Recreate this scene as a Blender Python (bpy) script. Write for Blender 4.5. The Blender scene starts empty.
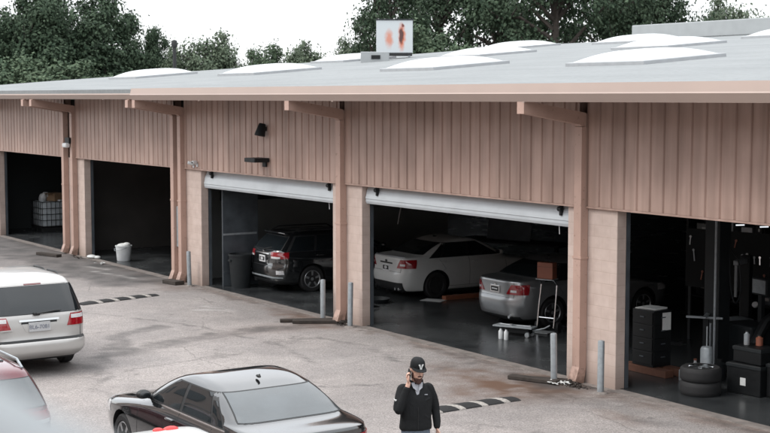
import bpy, bmesh, math, random
import numpy as np
from mathutils import Vector, Matrix, noise
R = math.radians
random.seed(7)
rng = np.random.default_rng(7)
sc = bpy.context.scene
COL = sc.collection

# ------------------------------------------------------------------ materials
def new_mat(name):
    m = bpy.data.materials.new(name); m.use_nodes = True
    nt = m.node_tree
    return m, nt, nt.nodes['Principled BSDF']

def mat(name, col, rough=0.6, metal=0.0, var=0.12, scale=6.0, bump=0.0, bscale=40.0, spec=0.5, coat=0.0, rvar=0.1):
    """Principled surface whose colour and roughness are broken up by noise."""
    m, nt, b = new_mat(name)
    tc = nt.nodes.new('ShaderNodeTexCoord')
    nz = nt.nodes.new('ShaderNodeTexNoise'); nz.inputs['Scale'].default_value = scale; nz.inputs['Detail'].default_value = 6
    nt.links.new(tc.outputs['Object'], nz.inputs['Vector'])
    cr = nt.nodes.new('ShaderNodeValToRGB')
    c = np.array(col)
    cr.color_ramp.elements[0].position = 0.3; cr.color_ramp.elements[1].position = 0.7
    cr.color_ramp.elements[0].color = (*np.clip(c * (1 - var), 0, 1), 1)
    cr.color_ramp.elements[1].color = (*np.clip(c * (1 + var), 0, 1), 1)
    nt.links.new(nz.outputs['Fac'], cr.inputs['Fac']); nt.links.new(cr.outputs['Color'], b.inputs['Base Color'])
    mr = nt.nodes.new('ShaderNodeMapRange')
    mr.inputs['To Min'].default_value = max(0.02, rough - rvar); mr.inputs['To Max'].default_value = min(1, rough + rvar)
    nt.links.new(nz.outputs['Fac'], mr.inputs['Value']); nt.links.new(mr.outputs['Result'], b.inputs['Roughness'])
    b.inputs['Metallic'].default_value = metal
    b.inputs['Specular IOR Level'].default_value = spec
    b.inputs['Coat Weight'].default_value = coat
    b.inputs['Coat Roughness'].default_value = 0.05
    if bump:
        n2 = nt.nodes.new('ShaderNodeTexNoise'); n2.inputs['Scale'].default_value = bscale; n2.inputs['Detail'].default_value = 4
        nt.links.new(tc.outputs['Object'], n2.inputs['Vector'])
        bp = nt.nodes.new('ShaderNodeBump'); bp.inputs['Strength'].default_value = bump; bp.inputs['Distance'].default_value = 0.01
        nt.links.new(n2.outputs['Fac'], bp.inputs['Height']); nt.links.new(bp.outputs['Normal'], b.inputs['Normal'])
    return m

M = {}
M['paint_white'] = mat('white_paint', (.60, .61, .60), .32, 0, .03, 3, coat=.6, rvar=.05)
M['paint_black'] = mat('black_paint', (.009, .010, .011), .12, 0, .1, 3, coat=1, rvar=.03)
M['paint_black'].node_tree.nodes['Principled BSDF'].inputs['Coat IOR'].default_value = 1.85
M['paint_silver'] = mat('silver_paint', (.36, .37, .38), .3, .7, .04, 3, coat=.7, rvar=.05)
M['paint_grey'] = mat('grey_paint', (.36, .37, .385), .34, .5, .04, 3, coat=.6, rvar=.05)
M['paint_red'] = mat('maroon_paint', (.105, .007, .017), .25, .2, .06, 3, coat=1, rvar=.05)
M['trim'] = mat('black_trim', (.014, .015, .016), .55, 0, .2, 20)
M['seam'] = mat('panel_gap', (.008, .008, .009), .9, 0, .2, 20)
M['glass'] = mat('tinted_glass', (.010, .013, .015), .04, 0, .1, 2, spec=.6, rvar=.02)
M['glass_grey'] = None
M['glass_grey'] = mat('grey_rear_glass', (.05, .06, .065), .10, 0, .2, 2.5, spec=.8, rvar=.05)  # rear glass with a lighter grey base and stronger reflection
M['glass_grey'].node_tree.nodes['Principled BSDF'].inputs['IOR'].default_value = 1.62
M['tail'] = mat('tail_lens', (.27, .008, .014), .12, 0, .25, 25, coat=1, rvar=.05)
M['tail_dark'] = mat('unlit_brake_lens', (.12, .01, .012), .2, 0, .1, 25, coat=1)
M['lens'] = mat('clear_lens', (.62, .62, .63), .12, 0, .15, 30, coat=1, rvar=.05)
M['chrome'] = mat('chrome', (.72, .73, .74), .18, 1, .05, 10, rvar=.06)
M['rubber'] = mat('rubber', (.016, .016, .017), .78, 0, .25, 30, bump=.2, bscale=60)
M['rim'] = mat('alloy', (.45, .46, .47), .35, .8, .08, 12)
M['rim_dark'] = mat('dark_alloy', (.03, .03, .032), .45, .5, .1, 12)
M['plate'] = mat('plate_white', (.68, .69, .70), .4, 0, .05, 20)
M['plate_dull'] = mat('plate_dull', (.42, .425, .43), .5, 0, .08, 20)
M['plate_ink'] = mat('plate_ink', (.12, .13, .17), .5, 0, .1, 20)
M['steel'] = mat('galvanised_steel', (.33, .36, .38), .5, .35, .15, 14, bump=.1)
M['roof'] = None
M['beam'] = mat('tan_steel_paint', (.43, .29, .238), .5, 0, .08, 2.5, rvar=.06)
M['gutter'] = mat('gutter_tan_paint', (.37, .285, .245), .42, 0, .04, 1.2, rvar=.06)
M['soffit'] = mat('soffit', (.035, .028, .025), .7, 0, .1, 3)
M['door_white'] = mat('door_white', (.46, .49, .51), .5, 0, .06, 3)
M['skylight'] = mat('skylight_plastic', (.50, .515, .52), .35, 0, .06, 2.2)
M['curb'] = mat('skylight_curb', (.34, .35, .36), .5, 0, .08, 4)
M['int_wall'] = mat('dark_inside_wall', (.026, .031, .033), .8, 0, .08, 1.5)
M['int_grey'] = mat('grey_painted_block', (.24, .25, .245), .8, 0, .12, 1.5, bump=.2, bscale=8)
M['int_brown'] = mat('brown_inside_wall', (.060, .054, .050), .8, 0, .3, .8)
M['grey_panel'] = mat('grey_sheet_steel', (.10, .115, .13), .45, .4, .22, 3)
M['conc_sill'] = mat('sill_concrete', (.20, .175, .16), .9, 0, .28, 5, bump=.4, bscale=50)
M['wood'] = mat('weathered_plank', (.040, .032, .027), .85, 0, .35, 9, bump=.5, bscale=30)
M['wood_red'] = mat('reddish_timber', (.12, .05, .03), .8, 0, .25, 8, bump=.3)
M['orange'] = mat('orange_steel', (.26, .09, .045), .6, 0, .2, 6)
M['redbox'] = mat('brown_red_case', (.27, .095, .058), .55, 0, .08, 8)
M['black'] = mat('black_plastic', (.008, .009, .010), .5, 0, .2, 12, spec=.3)
M['dark'] = mat('dark_grey_plastic', (.016, .019, .021), .55, 0, .15, 10, spec=.3)
M['white_pl'] = mat('white_plastic', (.66, .68, .69), .45, 0, .06, 8)
M['tank'] = mat('milky_tank_plastic', (.50, .55, .58), .4, 0, .08, 4)
M['brown'] = mat('cardboard', (.27, .18, .11), .85, 0, .12, 10)
M['paper'] = mat('label_paper', (.62, .63, .62), .7, 0, .05, 30)
M['skin'] = mat('skin', (.58, .36, .28), .5, 0, .06, 30)
M['hair'] = mat('dark_beard_hair', (.055, .022, .016), .75, 0, .3, 90, bump=.8, bscale=220)
M['cloth_black'] = mat('black_jacket_cloth', (.006, .007, .008), .8, 0, .2, 30, bump=.3, bscale=25, spec=.3)
M['shirt'] = mat('grey_shirt', (.33, .34, .37), .8, 0, .1, 40)
M['jeans'] = mat('blue_grey_denim', (.10, .125, .16), .9, 0, .2, 60, bump=.3, bscale=120)
M['shoe'] = mat('shoe_leather', (.03, .025, .022), .6, 0, .2, 40)
M['bark'] = mat('bark', (.055, .045, .038), .9, 0, .3, 6, bump=.8, bscale=18)
M['bump_black'] = mat('recycled_rubber', (.022, .022, .023), .85, 0, .3, 30, bump=.5, bscale=80)
M['bump_white'] = mat('worn_white_rubber_paint', (.36, .335, .31), .85, 0, .35, 22, bump=.3, bscale=80)
M['red_light'] = mat('bright_red_plastic', (.62, .03, .03), .35, 0, .1, 10)
M['rail'] = mat('white_rail_paint', (.21, .23, .24), .4, 0, .03, 6)
M['slab'] = mat('walkway_concrete', (.35, .34, .33), .9, 0, .15, 3, bump=.3)

def cladding_mat():
    m, nt, b = new_mat('tan_ribbed_cladding')
    tc = nt.nodes.new('ShaderNodeTexCoord')
    mp = nt.nodes.new('ShaderNodeMapping'); mp.inputs['Scale'].default_value = (5.5, 5.5, .45)
    nt.links.new(tc.outputs['Object'], mp.inputs['Vector'])
    nz = nt.nodes.new('ShaderNodeTexNoise'); nz.inputs['Scale'].default_value = 1; nz.inputs['Detail'].default_value = 7
    nt.links.new(mp.outputs['Vector'], nz.inputs['Vector'])
    cr = nt.nodes.new('ShaderNodeValToRGB')
    cr.color_ramp.elements[0].position = .30; cr.color_ramp.elements[0].color = (.320, .216, .176, 1)
    cr.color_ramp.elements[1].position = .66; cr.color_ramp.elements[1].color = (.455, .318, .265, 1)
    nt.links.new(nz.outputs['Fac'], cr.inputs['Fac'])
    # sheets of a few ribs each fade a little differently; broad weather patches
    br = nt.nodes.new('ShaderNodeTexBrick'); br.inputs['Brick Width'].default_value = .915; br.inputs['Row Height'].default_value = 9; br.inputs['Mortar Size'].default_value = 0; br.inputs['Scale'].default_value = 1
    br.inputs['Color1'].default_value = (.93, .93, .93, 1); br.inputs['Color2'].default_value = (1.06, 1.05, 1.05, 1)
    sx = nt.nodes.new('ShaderNodeSeparateXYZ'); nt.links.new(tc.outputs['Object'], sx.inputs[0]); cx = nt.nodes.new('ShaderNodeCombineXYZ')
    nt.links.new(sx.outputs['X'], cx.inputs['X']); nt.links.new(sx.outputs['Z'], cx.inputs['Y']); nt.links.new(cx.outputs[0], br.inputs['Vector'])
    m1 = nt.nodes.new('ShaderNodeMix'); m1.data_type = 'RGBA'; m1.blend_type = 'MULTIPLY'; m1.inputs['Factor'].default_value = 1
    nt.links.new(cr.outputs['Color'], m1.inputs['A']); nt.links.new(br.outputs['Color'], m1.inputs['B'])
    n2 = nt.nodes.new('ShaderNodeTexNoise'); n2.inputs['Scale'].default_value = .8; n2.inputs['Detail'].default_value = 6; nt.links.new(tc.outputs['Object'], n2.inputs['Vector'])
    c2 = nt.nodes.new('ShaderNodeValToRGB'); c2.color_ramp.elements[0].position = .35; c2.color_ramp.elements[0].color = (.82, .80, .79, 1); c2.color_ramp.elements[1].position = .65; c2.color_ramp.elements[1].color = (1.05, 1.05, 1.05, 1)
    nt.links.new(n2.outputs['Fac'], c2.inputs['Fac'])
    m2 = nt.nodes.new('ShaderNodeMix'); m2.data_type = 'RGBA'; m2.blend_type = 'MULTIPLY'; m2.inputs['Factor'].default_value = 1
    nt.links.new(m1.outputs['Result'], m2.inputs['A']); nt.links.new(c2.outputs['Color'], m2.inputs['B']); nt.links.new(m2.outputs['Result'], b.inputs['Base Color'])
    bp = nt.nodes.new('ShaderNodeBump'); bp.inputs['Strength'].default_value = .25; bp.inputs['Distance'].default_value = .02
    nt.links.new(n2.outputs['Fac'], bp.inputs['Height']); nt.links.new(bp.outputs['Normal'], b.inputs['Normal'])
    b.inputs['Roughness'].default_value = .5
    return m
M['cladding'] = cladding_mat()

def block_mat():
    m, nt, b = new_mat('painted_block')
    geo = nt.nodes.new('ShaderNodeNewGeometry'); tc = nt.nodes.new('ShaderNodeTexCoord')
    sx = nt.nodes.new('ShaderNodeSeparateXYZ'); nt.links.new(tc.outputs['Object'], sx.inputs[0])
    ad = nt.nodes.new('ShaderNodeMath'); ad.operation = 'ADD'
    nt.links.new(sx.outputs['X'], ad.inputs[0]); nt.links.new(sx.outputs['Y'], ad.inputs[1])
    cx = nt.nodes.new('ShaderNodeCombineXYZ'); nt.links.new(ad.outputs[0], cx.inputs['X']); nt.links.new(sx.outputs['Z'], cx.inputs['Y'])
    bt = nt.nodes.new('ShaderNodeTexBrick'); bt.inputs['Scale'].default_value = 1
    bt.inputs['Brick Width'].default_value = .40; bt.inputs['Row Height'].default_value = .2; bt.inputs['Mortar Size'].default_value = .010
    bt.inputs['Mortar Smooth'].default_value = .35
    bt.inputs['Color1'].default_value = (.54, .435, .385, 1); bt.inputs['Color2'].default_value = (.56, .455, .405, 1); bt.inputs['Mortar'].default_value = (.515, .41, .36, 1)
    nt.links.new(cx.outputs[0], bt.inputs['Vector'])
    nz = nt.nodes.new('ShaderNodeTexNoise'); nz.inputs['Scale'].default_value = 5; nz.inputs['Detail'].default_value = 8
    nt.links.new(tc.outputs['Object'], nz.inputs['Vector'])
    # splash stains: a band of dirt with a ragged edge near the ground
    mr = nt.nodes.new('ShaderNodeMapRange'); mr.inputs['From Min'].default_value = .42; mr.inputs['From Max'].default_value = .02
    na = nt.nodes.new('ShaderNodeMath'); na.operation = 'MULTIPLY_ADD'; na.inputs[1].default_value = .5
    sb = nt.nodes.new('ShaderNodeMath'); sb.operation = 'SUBTRACT'
    nt.links.new(sx.outputs['Z'], sb.inputs[0]); nt.links.new(nz.outputs['Fac'], na.inputs[0]); na.inputs[2].default_value = -.25
    nt.links.new(na.outputs[0], sb.inputs[1]); nt.links.new(sb.outputs[0], mr.inputs['Value'])
    ml = nt.nodes.new('ShaderNodeMath'); ml.operation = 'MULTIPLY'; ml.inputs[1].default_value = .6
    nt.links.new(mr.outputs['Result'], ml.inputs[0])
    mx = nt.nodes.new('ShaderNodeMix'); mx.data_type = 'RGBA'
    nt.links.new(ml.outputs[0], mx.inputs['Factor']); nt.links.new(bt.outputs['Color'], mx.inputs['A']); mx.inputs['B'].default_value = (.22, .16, .13, 1)
    hs = nt.nodes.new('ShaderNodeMix'); hs.data_type = 'RGBA'; hs.blend_type = 'MULTIPLY'; hs.inputs['Factor'].default_value = 1
    cr = nt.nodes.new('ShaderNodeValToRGB'); cr.color_ramp.elements[0].position = .3; cr.color_ramp.elements[0].color = (.86, .84, .83, 1)
    cr.color_ramp.elements[1].position = .65; cr.color_ramp.elements[1].color = (1, 1, 1, 1)
    nt.links.new(nz.outputs['Fac'], cr.inputs['Fac'])
    nt.links.new(mx.outputs['Result'], hs.inputs['A']); nt.links.new(cr.outputs['Color'], hs.inputs['B'])
    nt.links.new(hs.outputs['Result'], b.inputs['Base Color'])
    bp = nt.nodes.new('ShaderNodeBump'); bp.inputs['Strength'].default_value = .3; bp.inputs['Distance'].default_value = .006; bp.invert = True
    nt.links.new(bt.outputs['Fac'], bp.inputs['Height']); nt.links.new(bp.outputs['Normal'], b.inputs['Normal'])
    b.inputs['Roughness'].default_value = .8
    return m
M['block'] = block_mat()

def roof_mat():
    m, nt, b = new_mat('grey_roofing')
    tc = nt.nodes.new('ShaderNodeTexCoord')
    mp = nt.nodes.new('ShaderNodeMapping'); mp.inputs['Scale'].default_value = (.35, 1.1, 1)
    nt.links.new(tc.outputs['Object'], mp.inputs['Vector'])
    nz = nt.nodes.new('ShaderNodeTexNoise'); nz.inputs['Scale'].default_value = 1; nz.inputs['Detail'].default_value = 8
    nt.links.new(mp.outputs['Vector'], nz.inputs['Vector'])
    n2 = nt.nodes.new('ShaderNodeTexNoise'); n2.inputs['Scale'].default_value = 9; n2.inputs['Detail'].default_value = 8
    nt.links.new(tc.outputs['Object'], n2.inputs['Vector'])
    av = nt.nodes.new('ShaderNodeMath'); av.operation = 'ADD'; nt.links.new(nz.outputs['Fac'], av.inputs[0]); nt.links.new(n2.outputs['Fac'], av.inputs[1])
    cr = nt.nodes.new('ShaderNodeValToRGB')
    mr = nt.nodes.new('ShaderNodeMath'); mr.operation = 'MULTIPLY'; mr.inputs[1].default_value = .5; nt.links.new(av.outputs[0], mr.inputs[0])
    cr.color_ramp.elements[0].position = .35; cr.color_ramp.elements[0].color = (.165, .176, .179, 1)
    cr.color_ramp.elements[1].position = .65; cr.color_ramp.elements[1].color = (.225, .236, .239, 1)
    nt.links.new(mr.outputs[0], cr.inputs['Fac']); nt.links.new(cr.outputs['Color'], b.inputs['Base Color'])
    b.inputs['Roughness'].default_value = .75
    return m
M['roof'] = roof_mat()

def floor_mat():
    m, nt, b = new_mat('oily_shop_floor')
    tc = nt.nodes.new('ShaderNodeTexCoord')
    nz = nt.nodes.new('ShaderNodeTexNoise'); nz.inputs['Scale'].default_value = .9; nz.inputs['Detail'].default_value = 4
    nt.links.new(tc.outputs['Object'], nz.inputs['Vector'])
    cr = nt.nodes.new('ShaderNodeValToRGB')
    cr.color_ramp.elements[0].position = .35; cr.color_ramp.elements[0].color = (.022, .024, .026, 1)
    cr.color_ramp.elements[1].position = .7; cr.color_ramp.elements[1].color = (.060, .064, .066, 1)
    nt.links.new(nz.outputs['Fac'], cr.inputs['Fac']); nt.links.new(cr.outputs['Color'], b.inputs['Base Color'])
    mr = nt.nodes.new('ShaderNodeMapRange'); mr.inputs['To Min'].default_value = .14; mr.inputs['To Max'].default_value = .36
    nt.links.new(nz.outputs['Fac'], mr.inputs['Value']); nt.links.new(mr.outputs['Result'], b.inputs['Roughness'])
    return m
M['floor'] = floor_mat()

def leaf_mat(name, c0, c1):
    m, nt, b = new_mat(name)
    geo = nt.nodes.new('ShaderNodeNewGeometry'); tc = nt.nodes.new('ShaderNodeTexCoord')
    nz = nt.nodes.new('ShaderNodeTexNoise'); nz.inputs['Scale'].default_value = .9; nz.inputs['Detail'].default_value = 3
    nt.links.new(tc.outputs['Object'], nz.inputs['Vector'])
    ad = nt.nodes.new('ShaderNodeMath'); ad.operation = 'MULTIPLY_ADD'; ad.inputs[1].default_value = .5
    nt.links.new(geo.outputs['Random Per Island'], ad.inputs[0]); 
    mm = nt.nodes.new('ShaderNodeMath'); mm.operation = 'MULTIPLY'; mm.inputs[1].default_value = .5
    nt.links.new(nz.outputs['Fac'], mm.inputs[0]); nt.links.new(mm.outputs[0], ad.inputs[2])
    cr = nt.nodes.new('ShaderNodeValToRGB')
    cr.color_ramp.elements[0].position = .15; cr.color_ramp.elements[0].color = (*c0, 1)
    cr.color_ramp.elements[1].position = .85; cr.color_ramp.elements[1].color = (*c1, 1)
    nt.links.new(ad.outputs[0], cr.inputs['Fac']); nt.links.new(cr.outputs['Color'], b.inputs['Base Color'])
    b.inputs['Roughness'].default_value = .75; b.inputs['Specular IOR Level'].default_value = .12
    return m
M['leaf_dark'] = leaf_mat('dark_leaves', (.015, .030, .018), (.076, .108, .068))
M['leaf_mid'] = leaf_mat('mid_leaves', (.028, .052, .031), (.112, .148, .092))
M['leaf_pale'] = leaf_mat('pale_leaves', (.060, .085, .058), (.155, .19, .13))

def base_dirt(m, col, h, amt):
    nt = m.node_tree; b = nt.nodes['Principled BSDF']; src = b.inputs['Base Color'].links[0].from_socket
    tc = nt.nodes.new('ShaderNodeTexCoord'); sx = nt.nodes.new('ShaderNodeSeparateXYZ'); nt.links.new(tc.outputs['Object'], sx.inputs[0])
    nz = nt.nodes.new('ShaderNodeTexNoise'); nz.inputs['Scale'].default_value = 9; nz.inputs['Detail'].default_value = 7; nt.links.new(tc.outputs['Object'], nz.inputs['Vector'])
    a = nt.nodes.new('ShaderNodeMath'); a.operation = 'MULTIPLY_ADD'; a.inputs[1].default_value = h * 2.2; nt.links.new(nz.outputs['Fac'], a.inputs[0]); a.inputs[2].default_value = -h * .55
    d = nt.nodes.new('ShaderNodeMath'); d.operation = 'SUBTRACT'; nt.links.new(a.outputs[0], d.inputs[0]); nt.links.new(sx.outputs['Z'], d.inputs[1])
    r = nt.nodes.new('ShaderNodeMapRange'); r.inputs['From Min'].default_value = -.05; r.inputs['From Max'].default_value = .15; r.inputs['To Max'].default_value = amt; nt.links.new(d.outputs[0], r.inputs['Value'])
    # chips and scuffs anywhere on the piece
    n2 = nt.nodes.new('ShaderNodeTexNoise'); n2.inputs['Scale'].default_value = 14; n2.inputs['Detail'].default_value = 3; nt.links.new(tc.outputs['Object'], n2.inputs['Vector'])
    r2 = nt.nodes.new('ShaderNodeMapRange'); r2.inputs['From Min'].default_value = .66; r2.inputs['From Max'].default_value = .72; r2.inputs['To Max'].default_value = amt * .7; nt.links.new(n2.outputs['Fac'], r2.inputs['Value'])
    mx = nt.nodes.new('ShaderNodeMath'); mx.operation = 'MAXIMUM'; nt.links.new(r.outputs['Result'], mx.inputs[0]); nt.links.new(r2.outputs['Result'], mx.inputs[1])
    x = nt.nodes.new('ShaderNodeMix'); x.data_type = 'RGBA'; nt.links.new(mx.outputs[0], x.inputs['Factor']); nt.links.new(src, x.inputs['A']); x.inputs['B'].default_value = (*col, 1)
    nt.links.new(x.outputs['Result'], b.inputs['Base Color'])
base_dirt(M['beam'], (.16, .10, .075), .35, .75)
base_dirt(M['steel'], (.16, .11, .08), .10, .5)
def rust_panel_mat():
    """white enamel cooler panel: two vertical rust runs, one burnt almost black, placed in object coordinates"""
    m, nt, b = new_mat('rust_streaked_enamel')
    tc = nt.nodes.new('ShaderNodeTexCoord')
    nz = nt.nodes.new('ShaderNodeTexNoise'); nz.inputs['Scale'].default_value = 4; nz.inputs['Detail'].default_value = 6
    nt.links.new(tc.outputs['Object'], nz.inputs['Vector'])
    sv = nt.nodes.new('ShaderNodeVectorMath'); sv.operation = 'SUBTRACT'; sv.inputs[1].default_value = (.5, .5, .5)
    nt.links.new(nz.outputs['Color'], sv.inputs[0])
    sc_ = nt.nodes.new('ShaderNodeVectorMath'); sc_.operation = 'SCALE'; sc_.inputs['Scale'].default_value = .22
    nt.links.new(sv.outputs[0], sc_.inputs[0])
    ap = nt.nodes.new('ShaderNodeVectorMath'); ap.operation = 'ADD'
    nt.links.new(tc.outputs['Object'], ap.inputs[0]); nt.links.new(sc_.outputs[0], ap.inputs[1])
    def blob(cx, cz, rx, rz, soft):
        mp = nt.nodes.new('ShaderNodeMapping'); mp.vector_type = 'POINT'
        mp.inputs['Location'].default_value = (-cx / rx, 0, -cz / rz); mp.inputs['Scale'].default_value = (1 / rx, 0, 1 / rz)
        nt.links.new(ap.outputs[0], mp.inputs['Vector'])
        ln = nt.nodes.new('ShaderNodeVectorMath'); ln.operation = 'LENGTH'; nt.links.new(mp.outputs[0], ln.inputs[0])
        mr = nt.nodes.new('ShaderNodeMapRange'); mr.inputs['From Min'].default_value = 1; mr.inputs['From Max'].default_value = soft
        nt.links.new(ln.outputs['Value'], mr.inputs['Value'])
        return mr.outputs['Result']
    base = None
    col = (.50, .53, .545, 1)
    prev = None
    for (args, c, k) in [((-.20, .74, .17, .44, .3), (.55, .19, .11, 1), .85), ((.27, .80, .17, .60, .45), (.55, .16, .08, 1), 1.),
                         ((.25, .82, .11, .36, .6), (.09, .035, .032, 1), 1.), ((.31, 1.22, .06, .10, .5), (.15, .04, .03, 1), 1.)]:
        f = blob(*args)
        mk = nt.nodes.new('ShaderNodeMath'); mk.operation = 'MULTIPLY'; mk.inputs[1].default_value = k; nt.links.new(f, mk.inputs[0])
        mx = nt.nodes.new('ShaderNodeMix'); mx.data_type = 'RGBA'; nt.links.new(mk.outputs[0], mx.inputs['Factor'])
        if prev is None: mx.inputs['A'].default_value = col
        else: nt.links.new(prev, mx.inputs['A'])
        mx.inputs['B'].default_value = c
        prev = mx.outputs['Result']
    nt.links.new(prev, b.inputs['Base Color']); b.inputs['Roughness'].default_value = .5
    return m
M['rust'] = rust_panel_mat()

# ------------------------------------------------------------------ mesh helpers
class MB:
    def __init__(s): s.v = []; s.f = []; s.m = []
    def add(s, vs, fs, mi=0, T=None):
        n = len(s.v)
        for p in vs:
            p = Vector(p)
            s.v.append(T @ p if T else p)
        for f in fs: s.f.append([n + i for i in f]); s.m.append(mi)
        return s
    def box(s, a, b, mi=0, T=None, bev=0.0):
        x0, y0, z0 = a; x1, y1, z1 = b
        if bev:
            bm = bmesh.new(); bmesh.ops.create_cube(bm, size=1)
            for v in bm.verts: v.co = Vector(((x0 + x1) / 2 + v.co.x * (x1 - x0), (y0 + y1) / 2 + v.co.y * (y1 - y0), (z0 + z1) / 2 + v.co.z * (z1 - z0)))
            bmesh.ops.bevel(bm, geom=bm.edges[:], offset=bev, segments=2, affect='EDGES', profile=.5)
            bm.verts.index_update()
            s.add([v.co.copy() for v in bm.verts], [[v.index for v in f.verts] for f in bm.faces], mi, T); bm.free(); return s
        vs = [(x0, y0, z0), (x1, y0, z0), (x1, y1, z0), (x0, y1, z0), (x0, y0, z1), (x1, y0, z1), (x1, y1, z1), (x0, y1, z1)]
        return s.add(vs, [(0, 3, 2, 1), (4, 5, 6, 7), (0, 1, 5, 4), (1, 2, 6, 5), (2, 3, 7, 6), (3, 0, 4, 7)], mi, T)
    def tube(s, pts, r, n=10, mi=0, cap=True, T=None):
        pts = [Vector(p) for p in pts]
        rs = r if hasattr(r, '__len__') else [r] * len(pts)
        vs = []; up = None
        for i, p in enumerate(pts):
            d = (pts[min(i + 1, len(pts) - 1)] - pts[max(i - 1, 0)]).normalized()
            if up is None: up = d.orthogonal().normalized()
            up = (up - d * up.dot(d)).normalized(); w = d.cross(up)
            for k in range(n):
                a = 2 * math.pi * k / n
                vs.append(p + (up * math.cos(a) + w * math.sin(a)) * rs[i])
        fs = []
        for i in range(len(pts) - 1):
            for k in range(n):
                fs.append((i * n + k, i * n + (k + 1) % n, (i + 1) * n + (k + 1) % n, (i + 1) * n + k))
        if cap: fs.append(list(range(n))[::-1]); fs.append([(len(pts) - 1) * n + k for k in range(n)])
        return s.add(vs, fs, mi, T)
    def lathe(s, prof, n=24, mi=0, T=None):
        """prof: (radius, height) along local z"""
        vs = []; fs = []
        for r, z in prof:
            for k in range(n):
                a = 2 * math.pi * k / n; vs.append((r * math.cos(a), r * math.sin(a), z))
        for i in range(len(prof) - 1):
            for k in range(n): fs.append((i * n + k, i * n + (k + 1) % n, (i + 1) * n + (k + 1) % n, (i + 1) * n + k))
        if prof[0][0] > 1e-5: fs.append(list(range(n))[::-1])
        if prof[-1][0] > 1e-5: fs.append([(len(prof) - 1) * n + k for k in range(n)])
        return s.add(vs, fs, mi, T)
    def ell(s, c, r, mi=0, T=None, nu=16, nv=10):
        vs = []; fs = []
        for j in range(nv + 1):
            t = math.pi * j / nv
            for k in range(nu):
                a = 2 * math.pi * k / nu
                vs.append((c[0] + r[0] * math.sin(t) * math.cos(a), c[1] + r[1] * math.sin(t) * math.sin(a), c[2] - r[2] * math.cos(t)))
        for j in range(nv):
            for k in range(nu): fs.append((j * nu + k, j * nu + (k + 1) % nu, (j + 1) * nu + (k + 1) % nu, (j + 1) * nu + k))
        return s.add(vs, fs, mi, T)
    def prism(s, poly, z0, z1, mi=0, T=None):
        n = len(poly)
        vs = [(x, y, z0) for x, y in poly] + [(x, y, z1) for x, y in poly]
        fs = [list(range(n))[::-1], [n + i for i in range(n)]] + [(i, (i + 1) % n, n + (i + 1) % n, n + i) for i in range(n)]
        return s.add(vs, fs, mi, T)
    def mesh(s, name, mats, smooth=False, angle=35):
        me = bpy.data.meshes.new(name)
        me.from_pydata([tuple(v) for v in s.v], [], s.f)
        for m in mats: me.materials.append(m)
        me.polygons.foreach_set('material_index', s.m)
        if smooth:
            me.polygons.foreach_set('use_smooth', [True] * len(me.polygons))
            me.set_sharp_from_angle(angle=R(angle))
        me.update()
        return me

def ob(name, mb, mats, parent=None, smooth=False, angle=35, loc=None, rotz=None):
    if not isinstance(mats, (list, tuple)): mats = [mats]
    me = mb if isinstance(mb, bpy.types.Mesh) else mb.mesh(name, mats, smooth, angle)
    o = bpy.data.objects.new(name, me); COL.objects.link(o)
    if parent: o.parent = parent
    if loc is not None: o.location = loc
    if rotz is not None: o.rotation_euler = (0, 0, rotz)
    return o
def tag(o, label, cat, group=None):
    o['label'] = label; o['category'] = cat
    if group: o['group'] = group
    return o
def thing(name, label, cat, loc=(0, 0, 0), rotz=0, group=None):
    o = bpy.data.objects.new(name, None); COL.objects.link(o); o.empty_display_size = .2
    o.location = loc; o.rotation_euler = (0, 0, rotz)
    return tag(o, label, cat, group)
def struct(o): o['kind'] = 'structure'; return o
def copy_tree(o, parent=None):
    c = o.copy(); COL.objects.link(c)
    if parent: c.parent = parent
    for ch in list(o.children): copy_tree(ch, c)
    return c
def text_mesh(txt, size, T, mb, mi=0, thick=.002):
    cu = bpy.data.curves.new('letters', 'FONT'); cu.body = txt; cu.size = size; cu.align_x = 'CENTER'; cu.align_y = 'CENTER'; cu.extrude = thick
    o = bpy.data.objects.new('letters', cu); COL.objects.link(o)
    dg = bpy.context.evaluated_depsgraph_get(); dg.update()
    me = bpy.data.meshes.new_from_object(o.evaluated_get(dg))
    mb.add([v.co.copy() for v in me.vertices], [list(p.vertices) for p in me.polygons], mi, T)
    bpy.data.objects.remove(o); bpy.data.meshes.remove(me); bpy.data.curves.remove(cu)

# ------------------------------------------------------------------ camera, world, sun
cam = bpy.data.cameras.new('camera'); camo = bpy.data.objects.new('camera', cam); COL.objects.link(camo)
camo.location = (18.43, -16.34, 5.0)
camo.rotation_euler = (R(90 - 4.8788), 0, R(146.3587 - 90))
cam.sensor_width = 36; cam.lens = 65.45; cam.clip_start = .05; cam.clip_end = 2000
cam.dof.use_dof = True; cam.dof.focus_distance = 23.0; cam.dof.aperture_fstop = 3.7
sc.camera = camo

SUN_EL, SUN_AZ = R(50), R(250)      # azimuth of the sun in the world xy-plane, ccw from +x
w = bpy.data.worlds.new('World'); sc.world = w; w.use_nodes = True
nt = w.node_tree; bg = nt.nodes['Background']
sky = nt.nodes.new('ShaderNodeTexSky'); sky.sky_type = 'NISHITA'; sky.sun_disc = False
sky.sun_elevation = SUN_EL; sky.sun_rotation = R(90) - SUN_AZ
sky.air_density = 1.0; sky.dust_density = 1.0; sky.ozone_density = 1.0
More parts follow.
